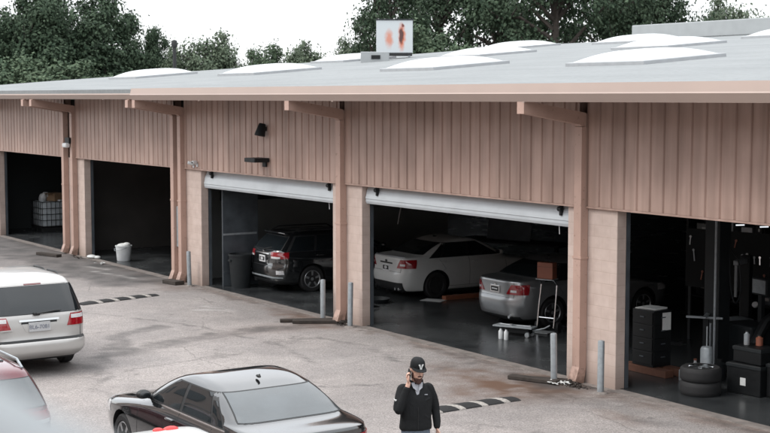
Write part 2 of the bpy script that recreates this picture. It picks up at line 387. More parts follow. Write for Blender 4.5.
# thin bright overcast: most of the blue is veiled by an even white cloud sheet, slightly mottled
stc = nt.nodes.new('ShaderNodeTexCoord')
cn = nt.nodes.new('ShaderNodeTexNoise'); cn.inputs['Scale'].default_value = 2.2; cn.inputs['Detail'].default_value = 7
nt.links.new(stc.outputs['Generated'], cn.inputs['Vector'])
ccr = nt.nodes.new('ShaderNodeValToRGB'); ccr.color_ramp.elements[0].position = .3; ccr.color_ramp.elements[0].color = (6.6, 6.85, 7.1, 1)
ccr.color_ramp.elements[1].position = .7; ccr.color_ramp.elements[1].color = (9.0, 9.1, 9.2, 1)
nt.links.new(cn.outputs['Fac'], ccr.inputs['Fac'])
# an overcast sky is about three times brighter overhead than at the horizon
sxz = nt.nodes.new('ShaderNodeSeparateXYZ'); nt.links.new(stc.outputs['Generated'], sxz.inputs[0])
zen = nt.nodes.new('ShaderNodeMapRange'); zen.inputs['From Min'].default_value = 0; zen.inputs['From Max'].default_value = 1
zen.inputs['To Min'].default_value = .86; zen.inputs['To Max'].default_value = 1.80; nt.links.new(sxz.outputs['Z'], zen.inputs['Value'])
ccm = nt.nodes.new('ShaderNodeVectorMath'); ccm.operation = 'SCALE'; nt.links.new(ccr.outputs['Color'], ccm.inputs[0]); nt.links.new(zen.outputs['Result'], ccm.inputs['Scale'])
hs = nt.nodes.new('ShaderNodeMix'); hs.data_type = 'RGBA'; hs.inputs['Factor'].default_value = .86
nt.links.new(sky.outputs[0], hs.inputs['A']); nt.links.new(ccm.outputs[0], hs.inputs['B']); nt.links.new(hs.outputs['Result'], bg.inputs['Color'])
bg.inputs['Strength'].default_value = .13
sun = bpy.data.lights.new('sun', 'SUN'); sun.energy = 1.15; sun.angle = R(26); sun.color = (1, .96, .9)
suno = bpy.data.objects.new('sun', sun); COL.objects.link(suno)
d = Vector((math.cos(SUN_EL) * math.cos(SUN_AZ), math.cos(SUN_EL) * math.sin(SUN_AZ), math.sin(SUN_EL)))
suno.rotation_euler = d.to_track_quat('Z', 'Y').to_euler()
vs = sc.view_settings; vs.view_transform = 'Standard'; vs.look = 'None'; vs.gamma = 1; vs.use_curve_mapping = False; vs.exposure = .66
sc.cycles.use_denoising = True
sc.cycles.max_bounces = 8; sc.cycles.diffuse_bounces = 5

# ------------------------------------------------------------------ ground
def seg_dist(px, py, pts):
    best = np.full(px.shape, 1e9)
    for (ax, ay), (bx, by) in zip(pts[:-1], pts[1:]):
        dx, dy = bx - ax, by - ay
        t = np.clip(((px - ax) * dx + (py - ay) * dy) / (dx * dx + dy * dy), 0, 1)
        best = np.minimum(best, np.hypot(px - ax - t * dx, py - ay - t * dy))
    return best
def nz2(px, py, s, seed=0.0):
    return np.array([noise.fractal(Vector((x * s + seed, y * s - seed, seed)), 1.0, 2.1, 5) for x, y in zip(px.ravel(), py.ravel())]).reshape(px.shape)

def build_ground():
    xs = np.concatenate([[-900, -400, -200, -110, -70, -50, -42], np.arange(-36, -18, .16), np.arange(-18, 8.01, .10), [10, 14, 20, 30, 50, 90, 200, 400, 900]])
    ys = np.concatenate([[-900, -400, -200, -90, -50, -30, -20, -15], np.arange(-11, .31, .10), [1, 4, 15, 30, 60, 120, 250, 500, 900]])
    X, Y = np.meshgrid(xs, ys, indexing='ij')
    nx, ny = X.shape
    n1 = nz2(X, Y, .5, 3.1); n2 = nz2(X, Y, 1.7, 9.7); n3 = nz2(X, Y, .16, 5.5); n4 = nz2(X, Y, 4.5, 1.3)
    wx = X + .22 * n2 + .05 * n4; wy = Y + .22 * nz2(X, Y, 1.7, 20.3) + .05 * n4
    sm = lambda v, a, b: np.clip((v - a) / (b - a), 0, 1)
    dark = np.zeros_like(X); brown = np.zeros_like(X); pale = np.zeros_like(X)
    # damp drain run and its branch
    d = seg_dist(wx, wy, [(-6.2, -7.4), (-6.6, -6.4), (-7.0, -5.44), (-7.6, -4.1), (-7.9, -2.3), (-7.9, -.6)]); d = np.minimum(d, seg_dist(wx, wy, [(-5.4, -6.9), (-6.2, -6.6), (-7.1, -5.8)]))
    wid = .26 + .10 * sm(wy, -6, -1)
    dark = np.maximum(dark, .60 * (1 - sm(d, wid * .7, wid * 1.25)) * np.clip(.75 + .6 * n2 + .4 * n4, .2, 1.1))
    brown = np.maximum(brown, .5 * (1 - sm(d, .1, .8)) * sm(wy, -4, -.4))
    d = seg_dist(wx, wy, [(-7.1, -5.7), (-8.2, -5.2), (-9.0, -4.85), (-9.3, -4.3), (-9.5, -3.6)])
    dark = np.maximum(dark, .56 * (1 - sm(d, .16, .30)) * np.clip(.8 + .6 * n4, .3, 1.1))
    # darker patch under the tail of the parked van
    d = np.hypot((wx + 6.6) / 1.5, (wy + 7.4) / 1.0); dark = np.maximum(dark, .45 * (1 - sm(d, .5, 1.2)))
    # darker, older asphalt up by the far bays
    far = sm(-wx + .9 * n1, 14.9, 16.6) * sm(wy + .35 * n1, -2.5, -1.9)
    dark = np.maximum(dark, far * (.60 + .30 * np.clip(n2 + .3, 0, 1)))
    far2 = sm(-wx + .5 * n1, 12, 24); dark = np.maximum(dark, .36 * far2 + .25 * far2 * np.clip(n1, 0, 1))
    for cx, cy, r in [(-16.6, -.7, 1.3), (-22.5, -.6, 1.6), (-24.2, -.6, 1.0), (-19.5, -1.2, 1.2), (-26.5, -.5, 1.4), (-21.2, -1.7, .8)]:
        d = np.hypot((wx - cx) / r, (wy - cy) / (.45 * r)); dark = np.maximum(dark, .55 * (1 - sm(d, .3, 1.2)) * (.7 + .6 * n2))
    # dirt and rusty silt washed out from the columns
    for cx, cy, rx, ry, k in [(-.1, -.85, 1.3, 1.5, 1.5), (-.9, -1.2, 1.9, 1.1, 1.0), (-.1, -2.1, .9, .9, .7), (.9, -.4, 1.2, .35, .7), (-7.9, -.5, .9, .8, 1.2), (-8.8, -.40, 1.8, .5, .9), (-16.2, -.5, 1.2, .5, .6), (-15, -.7, .8, .5, .5), (2.6, -1.3, .7, .3, .45), (3.5, -.35, 2.5, .25, .5)]:
        d = np.hypot((wx - cx) / rx, (wy - cy) / ry); brown = np.maximum(brown, k * (1 - sm(d, .25, 1.25)) * np.clip(.75 + .7 * n2 + .4 * n4, 0, 1))
    for cx, cy, rx, ry, k in [(.55, -.25, .45, .28, .85), (-7.5, -.2, .4, .25, .8), (.75, -1.1, .9, .55, .45), (1.7, -.8, 1.1, .4, .4), (2.9, -1.1, .5, .25, .45), (-.9, -.55, .8, .22, .6)]:
        d = np.hypot((wx - cx) / rx, (wy - cy) / ry); dark = np.maximum(dark, k * (1 - sm(d, .3, 1.3)) * np.clip(.8 + .8 * n4 + .4 * n2, 0, 1.1))
    d = np.hypot((wx + .1) / .8, (wy + .55) / .4); dark = np.maximum(dark, .8 * (1 - sm(d, .3, 1.3)))
    d = np.hypot((wx - .9) / 1.0, (wy + 2.0) / 1.2); dark = np.maximum(dark, .18 * (1 - sm(d, .3, 1.2)))
    # gravelly line along the sills
    brown = np.maximum(brown, .55 * (1 - sm(np.abs(wy + .1), .1, .5)) * np.clip(.6 + n1 + n4, 0, 1))
    dark = np.maximum(dark, .5 * (1 - sm(np.abs(wy + .26), .02, .12)) * np.clip(.55 + n1 + .6 * n4, 0, 1))
    # pale scuffs
    for pts in ([(-11.6, -1.56), (-10.65, -1.3)], [(-11.2, -1.9), (-10.9, -1.5)], [(-19.5, -1.15), (-17.2, -.75)], [(-20.8, -.9), (-19.6, -.7)]):
        d = seg_dist(X + .1 * n4, Y + .1 * n2, pts); pale = np.maximum(pale, .55 * (1 - sm(d, .03, .16)) * np.clip(.6 + n4 * 1.5, 0, 1))
    # cracks and a paving seam
    cr = np.zeros_like(X)
    for pts in ([(-2.0, -1.9), (-2.26, -1.42), (-2.41, -.78), (-2.3, -.1)], [(-23.3, -2.65), (-19.9, -2.05), (-16.9, -1.75), (-14.1, -1.1)],
                [(-12.6, -4.4), (-10.4, -3.4), (-8.9, -2.9), (-6, -2.6), (-4, -3.0)], [(-4.9, -6.7), (-4.2, -7.4), (-3.1, -7.3)], [(1.5, -3.5), (3.5, -2.6), (5.5, -2.4)],
                [(-3.5, -5.4), (-2.1, -4.2), (-1.7, -3.1)], [(-6.4, -1.5), (-5.1, -1.2), (-3.2, -1.6)]):
        d = seg_dist(X + .10 * n4, Y + .12 * n2, pts); cr = np.maximum(cr, .6 * (1 - sm(d, .015, .075)) * np.clip(.7 + n2, 0, 1))
    dark = np.maximum(dark, cr)
    broad = np.clip(.5 + .55 * n3 + .25 * n1, 0, 1)
    vs = np.stack([X, Y, np.where((np.abs(X) < 40) & (Y > -14) & (Y < 0), .012 * n1 * np.clip(-Y - .4, 0, 1), 0)], -1).reshape(-1, 3)
    # keep it level (a sheet): only millimetres of unevenness
    vs[:, 2] *= .35
    idx = np.arange(nx * ny).reshape(nx, ny)
    fs = np.stack([idx[:-1, :-1], idx[1:, :-1], idx[1:, 1:], idx[:-1, 1:]], -1).reshape(-1, 4)
    me = bpy.data.meshes.new('ground'); me.from_pydata(vs.tolist(), [], fs.tolist())
    at = me.color_attributes.new('wear', 'FLOAT_COLOR', 'POINT')
    at.data.foreach_set('color', np.stack([np.clip(dark, 0, 1), np.clip(brown, 0, 1), np.clip(pale, 0, 1), broad], -1).ravel())
    m, nt, b = new_mat('worn_pale_asphalt')
    va = nt.nodes.new('ShaderNodeAttribute'); va.attribute_name = 'wear'
    sp = nt.nodes.new('ShaderNodeSeparateColor'); nt.links.new(va.outputs['Color'], sp.inputs[0])
    tc = nt.nodes.new('ShaderNodeTexCoord')
    nz = nt.nodes.new('ShaderNodeTexNoise'); nz.inputs['Scale'].default_value = 38; nz.inputs['Detail'].default_value = 8; nz.inputs['Roughness'].default_value = .7
    nt.links.new(tc.outputs['Object'], nz.inputs['Vector'])
    nb = nt.nodes.new('ShaderNodeTexNoise'); nb.inputs['Scale'].default_value = 2.6; nb.inputs['Detail'].default_value = 9; nb.inputs['Roughness'].default_value = .65
    nt.links.new(tc.outputs['Object'], nb.inputs['Vector'])
    def ramp(src, p0, c0, p1, c1):
        c = nt.nodes.new('ShaderNodeValToRGB'); c.color_ramp.elements[0].position = p0; c.color_ramp.elements[0].color = (*c0, 1)
        c.color_ramp.elements[1].position = p1; c.color_ramp.elements[1].color = (*c1, 1); nt.links.new(src, c.inputs['Fac']); return c.outputs['Color']
    def mix(f, a, bcol, mode='MIX'):
        x = nt.nodes.new('ShaderNodeMix'); x.data_type = 'RGBA'; x.blend_type = mode
        if isinstance(f, float): x.inputs['Factor'].default_value = f
        else: nt.links.new(f, x.inputs['Factor'])
        nt.links.new(a, x.inputs['A'])
        if isinstance(bcol, tuple): x.inputs['B'].default_value = (*bcol, 1)
        else: nt.links.new(bcol, x.inputs['B'])
        return x.outputs['Result']
    c = ramp(va.outputs['Alpha'], .1, (.292, .270, .260), .9, (.352, .330, .320))
    c = mix(1.0, c, ramp(nb.outputs['Fac'], .3, (.84, .83, .83), .7, (1.08, 1.07, 1.06)), 'MULTIPLY')
    c = mix(1.0, c, ramp(nz.outputs['Fac'], .34, (.62, .61, .60), .60, (1.14, 1.14, 1.14)), 'MULTIPLY')
    # aggregate: light and dark stone chips
    vo = nt.nodes.new('ShaderNodeTexVoronoi'); vo.inputs['Scale'].default_value = 52; nt.links.new(tc.outputs['Object'], vo.inputs['Vector'])
    c = mix(.55, c, ramp(vo.outputs['Color'], .12, (.50, .49, .48), .88, (1.38, 1.37, 1.35)), 'MULTIPLY')
    nm = nt.nodes.new('ShaderNodeTexNoise'); nm.inputs['Scale'].default_value = .55; nm.inputs['Detail'].default_value = 5
    nt.links.new(tc.outputs['Object'], nm.inputs['Vector'])
    c = mix(1.0, c, ramp(nm.outputs['Fac'], .38, (.88, .88, .89), .62, (1.05, 1.04, 1.04)), 'MULTIPLY')
    # fine crack network, only in patches
    wv = nt.nodes.new('ShaderNodeMix'); wv.data_type = 'RGBA'; wv.blend_type = 'ADD'; wv.inputs['Factor'].default_value = .22
    nt.links.new(tc.outputs['Object'], wv.inputs['A']); nt.links.new(nb.outputs['Color'], wv.inputs['B'])
    ve = nt.nodes.new('ShaderNodeTexVoronoi'); ve.feature = 'DISTANCE_TO_EDGE'; ve.inputs['Scale'].default_value = .42; nt.links.new(wv.outputs['Result'], ve.inputs['Vector'])
    e1 = ramp(ve.outputs['Distance'], .002, (1, 1, 1), .009, (0, 0, 0)); e2 = ramp(nm.outputs['Fac'], .44, (0, 0, 0), .56, (1, 1, 1))
    ev = mix(1.0, e1, e2, 'MULTIPLY'); bw = nt.nodes.new('ShaderNodeRGBToBW'); nt.links.new(ev, bw.inputs[0])
    cm = nt.nodes.new('ShaderNodeMath'); cm.operation = 'MULTIPLY'; cm.inputs[1].default_value = .42; nt.links.new(bw.outputs[0], cm.inputs[0])
    c = mix(cm.outputs[0], c, (.06, .055, .052))
    # oil drips
    vd = nt.nodes.new('ShaderNodeTexVoronoi'); vd.inputs['Scale'].default_value = 1.1; nt.links.new(wv.outputs['Result'], vd.inputs['Vector'])
    d1 = ramp(vd.outputs['Distance'], .035, (.55, .55, .55), .10, (0, 0, 0)); bw2 = nt.nodes.new('ShaderNodeRGBToBW'); nt.links.new(d1, bw2.inputs[0])
    c = mix(bw2.outputs[0], c, (.07, .066, .063))
    c = mix(sp.outputs['Green'], c, (.120, .068, .044))
    c = mix(sp.outputs['Red'], c, (.045, .043, .043))
    c = mix(sp.outputs['Blue'], c, (.50, .48, .46))
    nt.links.new(c, b.inputs['Base Color'])
    b.inputs['Roughness'].default_value = .88
    bp = nt.nodes.new('ShaderNodeBump'); bp.inputs['Strength'].default_value = .45; bp.inputs['Distance'].default_value = .012
    nt.links.new(nz.outputs['Fac'], bp.inputs['Height']); nt.links.new(bp.outputs['Normal'], b.inputs['Normal'])
    me.materials.append(m)
    me.polygons.foreach_set('use_smooth', [True] * len(me.polygons))
    o = bpy.data.objects.new('ground', me); COL.objects.link(o); struct(o)
build_ground()

# ------------------------------------------------------------------ the garage building
def rz(y): return 5.2 + (y + 1.5) / 12 if y <= 23.5 else 5.2 + 25 / 12 - (y - 23.5) / 12
def build_garage():
    t = thing('garage_building', 'long tan metal clad workshop with open bays and a low grey roof', 'building', (0, 0, 0))
    # roof slab, front and rear slope
    front = [(8.5, -1.46), (8.5, 23.5), (-30, 23.5), (-31, 18), (-31.5, 10), (-36, 4), (-37, -1.46)]
    back = [(8.5, 23.5), (8.5, 46), (-30, 46), (-30, 23.5)]
    mb = MB()
    for poly in (front, back):
        n = len(poly); top = [(x, y, rz(y) if poly is front else 5.2 + 25 / 12 - (y - 23.5) / 12) for x, y in poly]
        mb.add(top + [(x, y, z - .14) for x, y, z in top], [list(range(n)), [n + i for i in range(n)][::-1]] + [(i, n + i, n + (i + 1) % n, (i + 1) % n) for i in range(n)])
    roof = ob('roof', mb, M['roof'], t)
    mb = MB().box((-23.2, 23.25, 7.27), (8.4, 23.95, 7.86), bev=.03)
    ob('ridge_vent', mb, M['gutter_white'], roof)
    # skylights
    n = 14
    def dome():
        mb = MB(); a = 1.10
        vs = []; 
        for i in range(n + 1):
            for j in range(n + 1):
                u, v = i / n * 2 - 1, j / n * 2 - 1
                h = .20 * (1 - abs(u) ** 3) ** .6 * (1 - abs(v) ** 3) ** .6
                vs.append((u * a, v * a, .08 + h))
        fs = [(i * (n + 1) + j, (i + 1) * (n + 1) + j, (i + 1) * (n + 1) + j + 1, i * (n + 1) + j + 1) for i in range(n) for j in range(n)]
        mb.add(vs, fs); return mb
    dm = dome().mesh('skylight', [M['skylight']], True, 60)
    cm = MB().box((-1.22, -1.22, -.16), (1.22, 1.22, .078), bev=.012).mesh('curb', [M['curb']])
    for x, y in [(-3.9, 5.3), (-11.3, 5.3), (-20.7, 5.3), (-28.9, 5.0), (-12.2, 14.3), (-19.7, 13.2), (-27.9, 13), (-3.9, 13.5), (-26.6, 20.2), (-20.5, 21.0), (-12.2, 20.0)]:
        s = ob('skylight', dm, None, t, loc=(x, y, rz(y))); s.rotation_euler = (math.atan(1 / 12), 0, 0)
        ob('curb', cm, None, s)
    # gutters
    def gutter(x0, x1, dz, dy):
        prof = [(-1.41, 4.92 + dz), (-1.455, 4.92 + dz), (-1.53, 5.055 + dz * .5), (-1.515, 5.075), (-1.485, 5.225 - dz * 1.2), (-1.465, 5.225 - dz * 1.2), (-1.455, 5.19 - dz * 1.2), (-1.41, 5.19 - dz * 1.2)]
        n = len(prof); mb = MB()
        vs = [(x0, y + dy, z) for y, z in prof] + [(x1, y + dy, z) for y, z in prof]
        mb.add(vs, [list(range(n)), [n + i for i in range(n)][::-1]] + [(i, n + i, n + (i + 1) % n, (i + 1) % n) for i in range(n)])
        x = x1 - 2.1
        while x > x0 + .5:   # lap joints with a drip tab
            mb.box((x, -1.459 + dy, 4.905 + dz), (x + .05, -1.43 + dy, 4.925 + dz))
            x -= 6.1
        return mb
    ob('gutter', gutter(-15.9, 8.4, 0, 0), M['gutter'], t)
    o = ob('gutter', gutter(-37, -15.93, .02, .05), M['gutter'], t); o['label'] = 'shallower far length of gutter'
    mb = MB().box((-37, -1.405, 4.935), (8.4, -.05, 4.955))
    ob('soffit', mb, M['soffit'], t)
    # cladding per bay, ribbed
    bays = [(.25, 8.2), (-7.64, .05), (-15.74, -7.84), (-23.59, -16.39), (-33.5, -24.54)]
    for x0, x1 in bays:
        mb = MB(); px = []
        x = x0
        k = math.floor(x0 / .305) * .305
        cuts = []
        while k < x1:
            for dx, y in ((0, -.055), (.238, -.055), (.254, -.028), (.280, -.028), (.296, -.055)):
                if x0 < k + dx < x1: cuts.append((k + dx, y))
            k += .305
        cuts = [(x0, -.055)] + cuts + [(x1, -.055)]
        vs = []
        for x, y in cuts: vs += [(x, y, 3.12), (x, y, 4.94)]
        fs = [(2 * i, 2 * i + 2, 2 * i + 3, 2 * i + 1) for i in range(len(cuts) - 1)]
        mb.add(vs, fs); mb.box((x0, -.065, 3.085), (x1, 0, 3.118)); mb.box((x0, -.010, 3.119), (x1, .18, 4.93))
        ob('metal_cladding', mb, [M['cladding'], M['trim']], t)
    # block pillars
    for x0, x1 in [(-.29, .97), (-8.24, -7.03), (-16.55, -14.87), (-24.9, -23.05), (-33.5, -31.25), (7.6, 8.4)]:
        ob('brick_pillar', MB().box((x0, 0.002, -.05), (x1, .215, 3.08), bev=.012), M['block'], t)
        for xe, s in ((x0, -1), (x1, 1)):
            ob('door_track', MB().box((xe - .005 if s < 0 else xe - .055, .22, 0), (xe + .055 if s < 0 else xe + .005, .30, 3.2)), M['grey_panel'], t)
    # columns with kicked out feet, tapered roof beams
    for xr, bolt in [(.24, 0), (-7.65, 0), (-15.75, 1), (-16.2, 1), (-23.6, 1), (-24.35, 1), (-31.6, 0), (8.2, 0)]:
        x0 = xr - .185; mb = MB()
        prof = [(x0, -.17, 0.30), (xr, -.17, .30), (xr, -.005, .30), (x0, -.005, .30)]
        foot = [(x0 - .015, -.26, 0.06), (xr + .01, -.26, .06), (xr + .01, -.07, .0), (x0 - .015, -.07, .0)]
        top = [(x, y, 4.49) for x, y, z in prof]
        mb.add(foot + prof + top, [(0, 3, 2, 1), (8, 9, 10, 11)] + [(i, (i + 1) % 4, 4 + (i + 1) % 4, 4 + i) for i in range(4)] + [(4 + i, 4 + (i + 1) % 4, 8 + (i + 1) % 4, 8 + i) for i in range(4)])
        c = ob('downspout', mb, M['beam'], t)
        ob('strap', MB().box((x0 - .02, -.18, 2.2), (xr + .02, -.001, 2.24)), M['beam'], c)
        mb = MB()
        pr = [(-.005, 4.48), (-.005, 4.70), (-.10, 4.735), (-1.40, 4.935), (-1.44, 4.915), (-1.44, 4.725), (-1.38, 4.72), (-.20, 4.53), (-.17, 4.50)]
        n = len(pr)
        mb.add([(x0 + .012, y, z) for y, z in pr] + [(xr - .012, y, z) for y, z in pr], [list(range(n))[::-1], [n + i for i in range(n)]] + [(i, (i + 1) % n, n + (i + 1) % n, n + i) for i in range(n)])
        mb.box((x0 + .002, -1.455, 4.72), (xr - .002, -1.441, 4.925))
        ob('leader_arm', mb, M['beam'], c)
    # roll-up doors, part raised
    for x0, x1, zb, zt in [(-14.84, -8.27, 2.62, 3.09), (-7.0, -.32, 2.70, 3.09)]:
        mb = MB()
        pr = [(.10, zb), (.08, zb + .05), (.085, zb + .10), (.07, zb + .11), (.09, zb + .19), (.11, zb + .28), (.15, zb + .37), (.20, zt + .12), (.24, zt + .12), (.16, zb)]
        n = len(pr)
        mb.add([(x0, y, z) for y, z in pr] + [(x1, y, z) for y, z in pr], [list(range(n))[::-1], [n + i for i in range(n)]] + [(i, (i + 1) % n, n + (i + 1) % n, n + i) for i in range(n)])
        d = ob('roll_up_door', mb, M['door_white'], t)
        for x in (x0 + .45, x1 - .25):
            m2 = MB().box((x - .03, .055, zt - .20), (x + .03, .12, zt - .01), bev=.01)
            m2.lathe([(0, -.05), (.045, -.045), (.045, .045), (0, .05)], 12, 0, Matrix.Translation((x, .06, zt - .08)) @ Matrix.Rotation(R(90), 4, 'Y'))
            ob('door_roller', m2, M['black'], d)
        ob('pull_cord', MB().tube([(x1 - .4, .17, zb), (x1 - .4, .18, zb - .16)], .008, 6), M['white_pl'], d)
    # electrical boxes between the doubled columns
    ob('conduit_panel', MB().box((-16.19, -.10, .95), (-15.95, -.002, 2.05), bev=.01).lathe([(.0, 0), (.03, 0), (.03, .02), (0, .02)], 10, 1, Matrix.Translation((-16.0, -.10, 1.5)) @ Matrix.Rotation(R(90), 4, 'X')), [M['steel'], M['black']], t)
    # inside
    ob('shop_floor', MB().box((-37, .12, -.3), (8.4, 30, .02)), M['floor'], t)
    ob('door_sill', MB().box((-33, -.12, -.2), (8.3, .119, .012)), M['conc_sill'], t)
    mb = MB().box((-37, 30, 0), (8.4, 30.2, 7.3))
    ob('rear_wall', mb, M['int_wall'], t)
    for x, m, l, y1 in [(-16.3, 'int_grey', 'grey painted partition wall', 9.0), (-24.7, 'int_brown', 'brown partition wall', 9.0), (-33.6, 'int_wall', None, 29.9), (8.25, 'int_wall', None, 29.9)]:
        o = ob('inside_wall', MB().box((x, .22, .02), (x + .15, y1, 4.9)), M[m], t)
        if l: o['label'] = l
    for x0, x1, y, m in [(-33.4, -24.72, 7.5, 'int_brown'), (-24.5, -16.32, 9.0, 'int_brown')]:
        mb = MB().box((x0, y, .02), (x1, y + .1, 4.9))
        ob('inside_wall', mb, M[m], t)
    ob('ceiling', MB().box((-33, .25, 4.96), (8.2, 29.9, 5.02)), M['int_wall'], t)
    # steel work under the ceiling
    mb = MB()
    for y in (6, 10, 14):
        ob('ceiling_beam', MB().box((-33, y, 4.5), (8.2, y + .2, 4.95)), M['int_wall'], t)
    ob('wall_rail', MB().box((-16.14, 1.2, 2.15), (-16.0, 8.9, 2.5)), M['int_wall'], t)
    ob('conduit', MB().tube([(-16.1, 4.2, 2.5), (-16.1, 4.2, 4.8)], .05, 8), M['black'], t)
M['gutter_white'] = mat('pale_grey_flashing', (.30, .315, .32), .5, 0, .05, 3)
build_garage()

# cooler box on the roof
def build_cooler():
    y = 13.5; x = -25.75
    t = thing('rooftop_cooler', 'white rooftop cooler cabinet with rust streaks standing on the grey roof', 'cooler', (x, y, rz(y)), R(55))
    b = ob('cabinet', MB().box((-.68, -.5, .20), (.68, .5, 1.42), bev=.02), M['rust'], t)
    ob('lid', MB().box((-.71, -.53, 1.422), (.71, .53, 1.462), bev=.01), M['dark'], t)
    ob('drip_tray', MB().box((-.66, -.48, .11), (.66, .48, .197)), M['trim'], t)
    for sx in (-.55, .55):
        for sy in (-.4, .4): ob('leg', MB().box((sx - .04, sy - .04, -.15), (sx + .04, sy + .04, .108)), M['steel'], t)
    y = 11.2; x = -23.6
    t = thing('roof_vent', 'low white vent box with a dark opening below the rusty cooler', 'vent', (x, y, rz(y)), R(55))
    ob('vent_body', MB().box((-.5, -.4, -.1), (.5, .4, .34), bev=.02), M['gutter_white'], t)
    ob('opening', MB().box((-.12, -.42, .08), (.20, -.402, .22)), M['black'], t)
build_cooler()
t = thing('vent_stack', 'thin dark vent stack on the roof by the farthest skylight', 'vent', (-31.3, 7.0, rz(7.0)))
ob('pipe', MB().tube([(0, 0, -.2), (0, 0, 1.05)], .07, 12), M['trim'], t)
ob('cowl', MB().lathe([(0, 1.0), (.11, 1.01), (.13, 1.12), (.10, 1.26), (0, 1.3)], 14), M['trim'], t, True)

# ------------------------------------------------------------------ fittings on the facade
def wall_fittings():
    t = thing('wall_lamp', 'black downlight cone high on the tan cladding above the half open bay', 'lamp', (-11.2, -.06, 4.22))
    t.scale = (.78, .78, .72)
    ob('housing', MB().lathe([(.0, .21), (.09, .21), (.11, .18), (.17, -.20), (.16, -.21), (0, -.19)], 20, 0, Matrix.Translation((0, -.17, 0)) @ Matrix.Rotation(R(-14), 4, 'X')), M['black'], t, True)
    ob('bracket', MB().box((-.06, -.12, -.05), (.06, 0, .10)), M['black'], t)
    t = thing('flat_wall_light', 'flat black box light sticking out under the black downlight cone', 'lamp', (-11.25, -.06, 3.46))
    t.scale = (.85, .85, .85)
    ob('head', MB().box((-.32, -.50, -.02), (.30, -.02, .10), bev=.015), M['black'], t)
    ob('mount', MB().box((-.08, -.05, -.16), (.12, 0, .04), bev=.01), M['dark'], t)
    t = thing('floodlight', 'small white lensed floodlight between the doubled far downspouts', 'lamp', (-23.85, -.06, 3.56))
    t.scale = (.85,) * 3
    ob('housing', MB().box((-.20, -.22, -.02), (.22, -.02, .20), bev=.02), M['black'], t)
    ob('lens', MB().box((-.20, -.34, -.17), (.20, -.16, .0), bev=.05), M['white_pl'], t)
    for dx, l in ((0, 'left camera of the white pair above the block pillar'), (.27, 'right camera of the white pair above the block pillar')):
        t = thing('security_camera', l, 'camera', (-15.15 + dx * .8, -.06, 3.26 + dx * .1), group='security cameras on the wall')
        t.scale = (.72,) * 3
        T = Matrix.Translation((0, -.12, .0)) @ Matrix.Rotation(R(75 + dx * 60), 4, 'X') @ Matrix.Rotation(R(-25 + dx * 160), 4, 'Y')
        ob('camera_body', MB().lathe([(0, -.11), (.05, -.11), (.065, -.08), (.065, .1), (.05, .12), (0, .12)], 14, 0, T), M['white_pl'], t, True)
        ob('arm', MB().tube([(0, 0, -.1), (0, -.1, -.05), (0, -.12, 0)], .022, 8).box((-.05, -.03, -.16), (.05, 0, -.04)), M['white_pl'], t)
        ob('lens', MB().lathe([(0, .118), (.035, .118), (.035, .126), (0, .126)], 12, 0, T), M['black'], t)
wall_fittings()

def bollards():
    lab = ['grey pipe bollard in front of the pillar by the electrical panel', 'grey pipe bollard beside the planks at the dark wagon bay', 'grey pipe bollard by the pillar left of the white sedan', 'leaning grey pipe bollard near the hand truck', 'grey pipe bollard in front of the nearest block pillar']
    proto = None
    for i, (x, y, h, ti) in enumerate([(-15.12, -.24, .93, 1), (-8.28, -.24, .92, 0), (-7.14, -.24, .98, -1), (-.13, -.42, .88, 2), (1.0, -.36, .90, -1)]):
        t = thing('bollard', lab[i], 'bollard', (x, y, 0), 0, 'pipe bollards along the bays')
        t.rotation_euler = (R(ti), R(-ti * .6), .3 * i)
        ob('pipe', MB().lathe([(0, -.1), (.057, -.1), (.057, h - .02), (.05, h), (0, h + .012)], 18), M['steel'], t, True, 50)
        ob('footing', MB().lathe([(0, -.02), (.13 + .02 * (i % 3), -.02), (.12, .015), (.075, .03), (0, .03)], 9), M['conc_sill'], t)
bollards()

def speed_bumps():
    for (x, y0, y1, sh, l) in [(-13.8, -3.95, -1.68, .22, 'black and white striped speed bump across the lane by the silver minivan'), (.55, -4.0, -1.85, 0, 'black and white striped speed bump beside the man on the phone')]:
        t = thing('speed_bump', l, 'speed bump', (x, (y0 + y1) / 2, 0), 0, 'striped speed bumps')
        L = y1 - y0; n = 9; edges = [-L / 2]
        for i in range(n): edges.append(edges[-1] + L / n * (1.38 if i % 2 == 0 else .55))
        kk = L / (edges[-1] - edges[0]); edges = [-L / 2 + (e + L / 2) * kk for e in edges]; prof = [(-.17, .004), (-.16, .02), (-.10, .048), (-.04, .06), (.04, .06), (.10, .048), (.16, .02), (.17, .004)]
        mats = [M['bump_black'], M['bump_white']]
        k = 0; step = L / n
        for par in (0, 1):
            mb = MB()
            for i in range(n):
                if i % 2 != par: continue
                a, b = edges[i], edges[i + 1]
                sk = .6
                vs = []
                for e in (a, b):
                    for px, pz in prof:
                        edge = (e in (a,) and i == 0) or (e == b and i == n - 1)
                        vs.append((px, e + (0 if edge else px * sk), pz * (0.55 if edge else 1)))
                m = len(prof)
                mb.add(vs, [(j, m + j, m + j + 1, j + 1) for j in range(m - 1)] + [list(range(m)), [m + j for j in range(m)][::-1]])
            ob('black_segment' if par == 0 else 'white_segment', mb, mats[par], t, True, 30)
        t.rotation_euler.z = sh
speed_bumps()

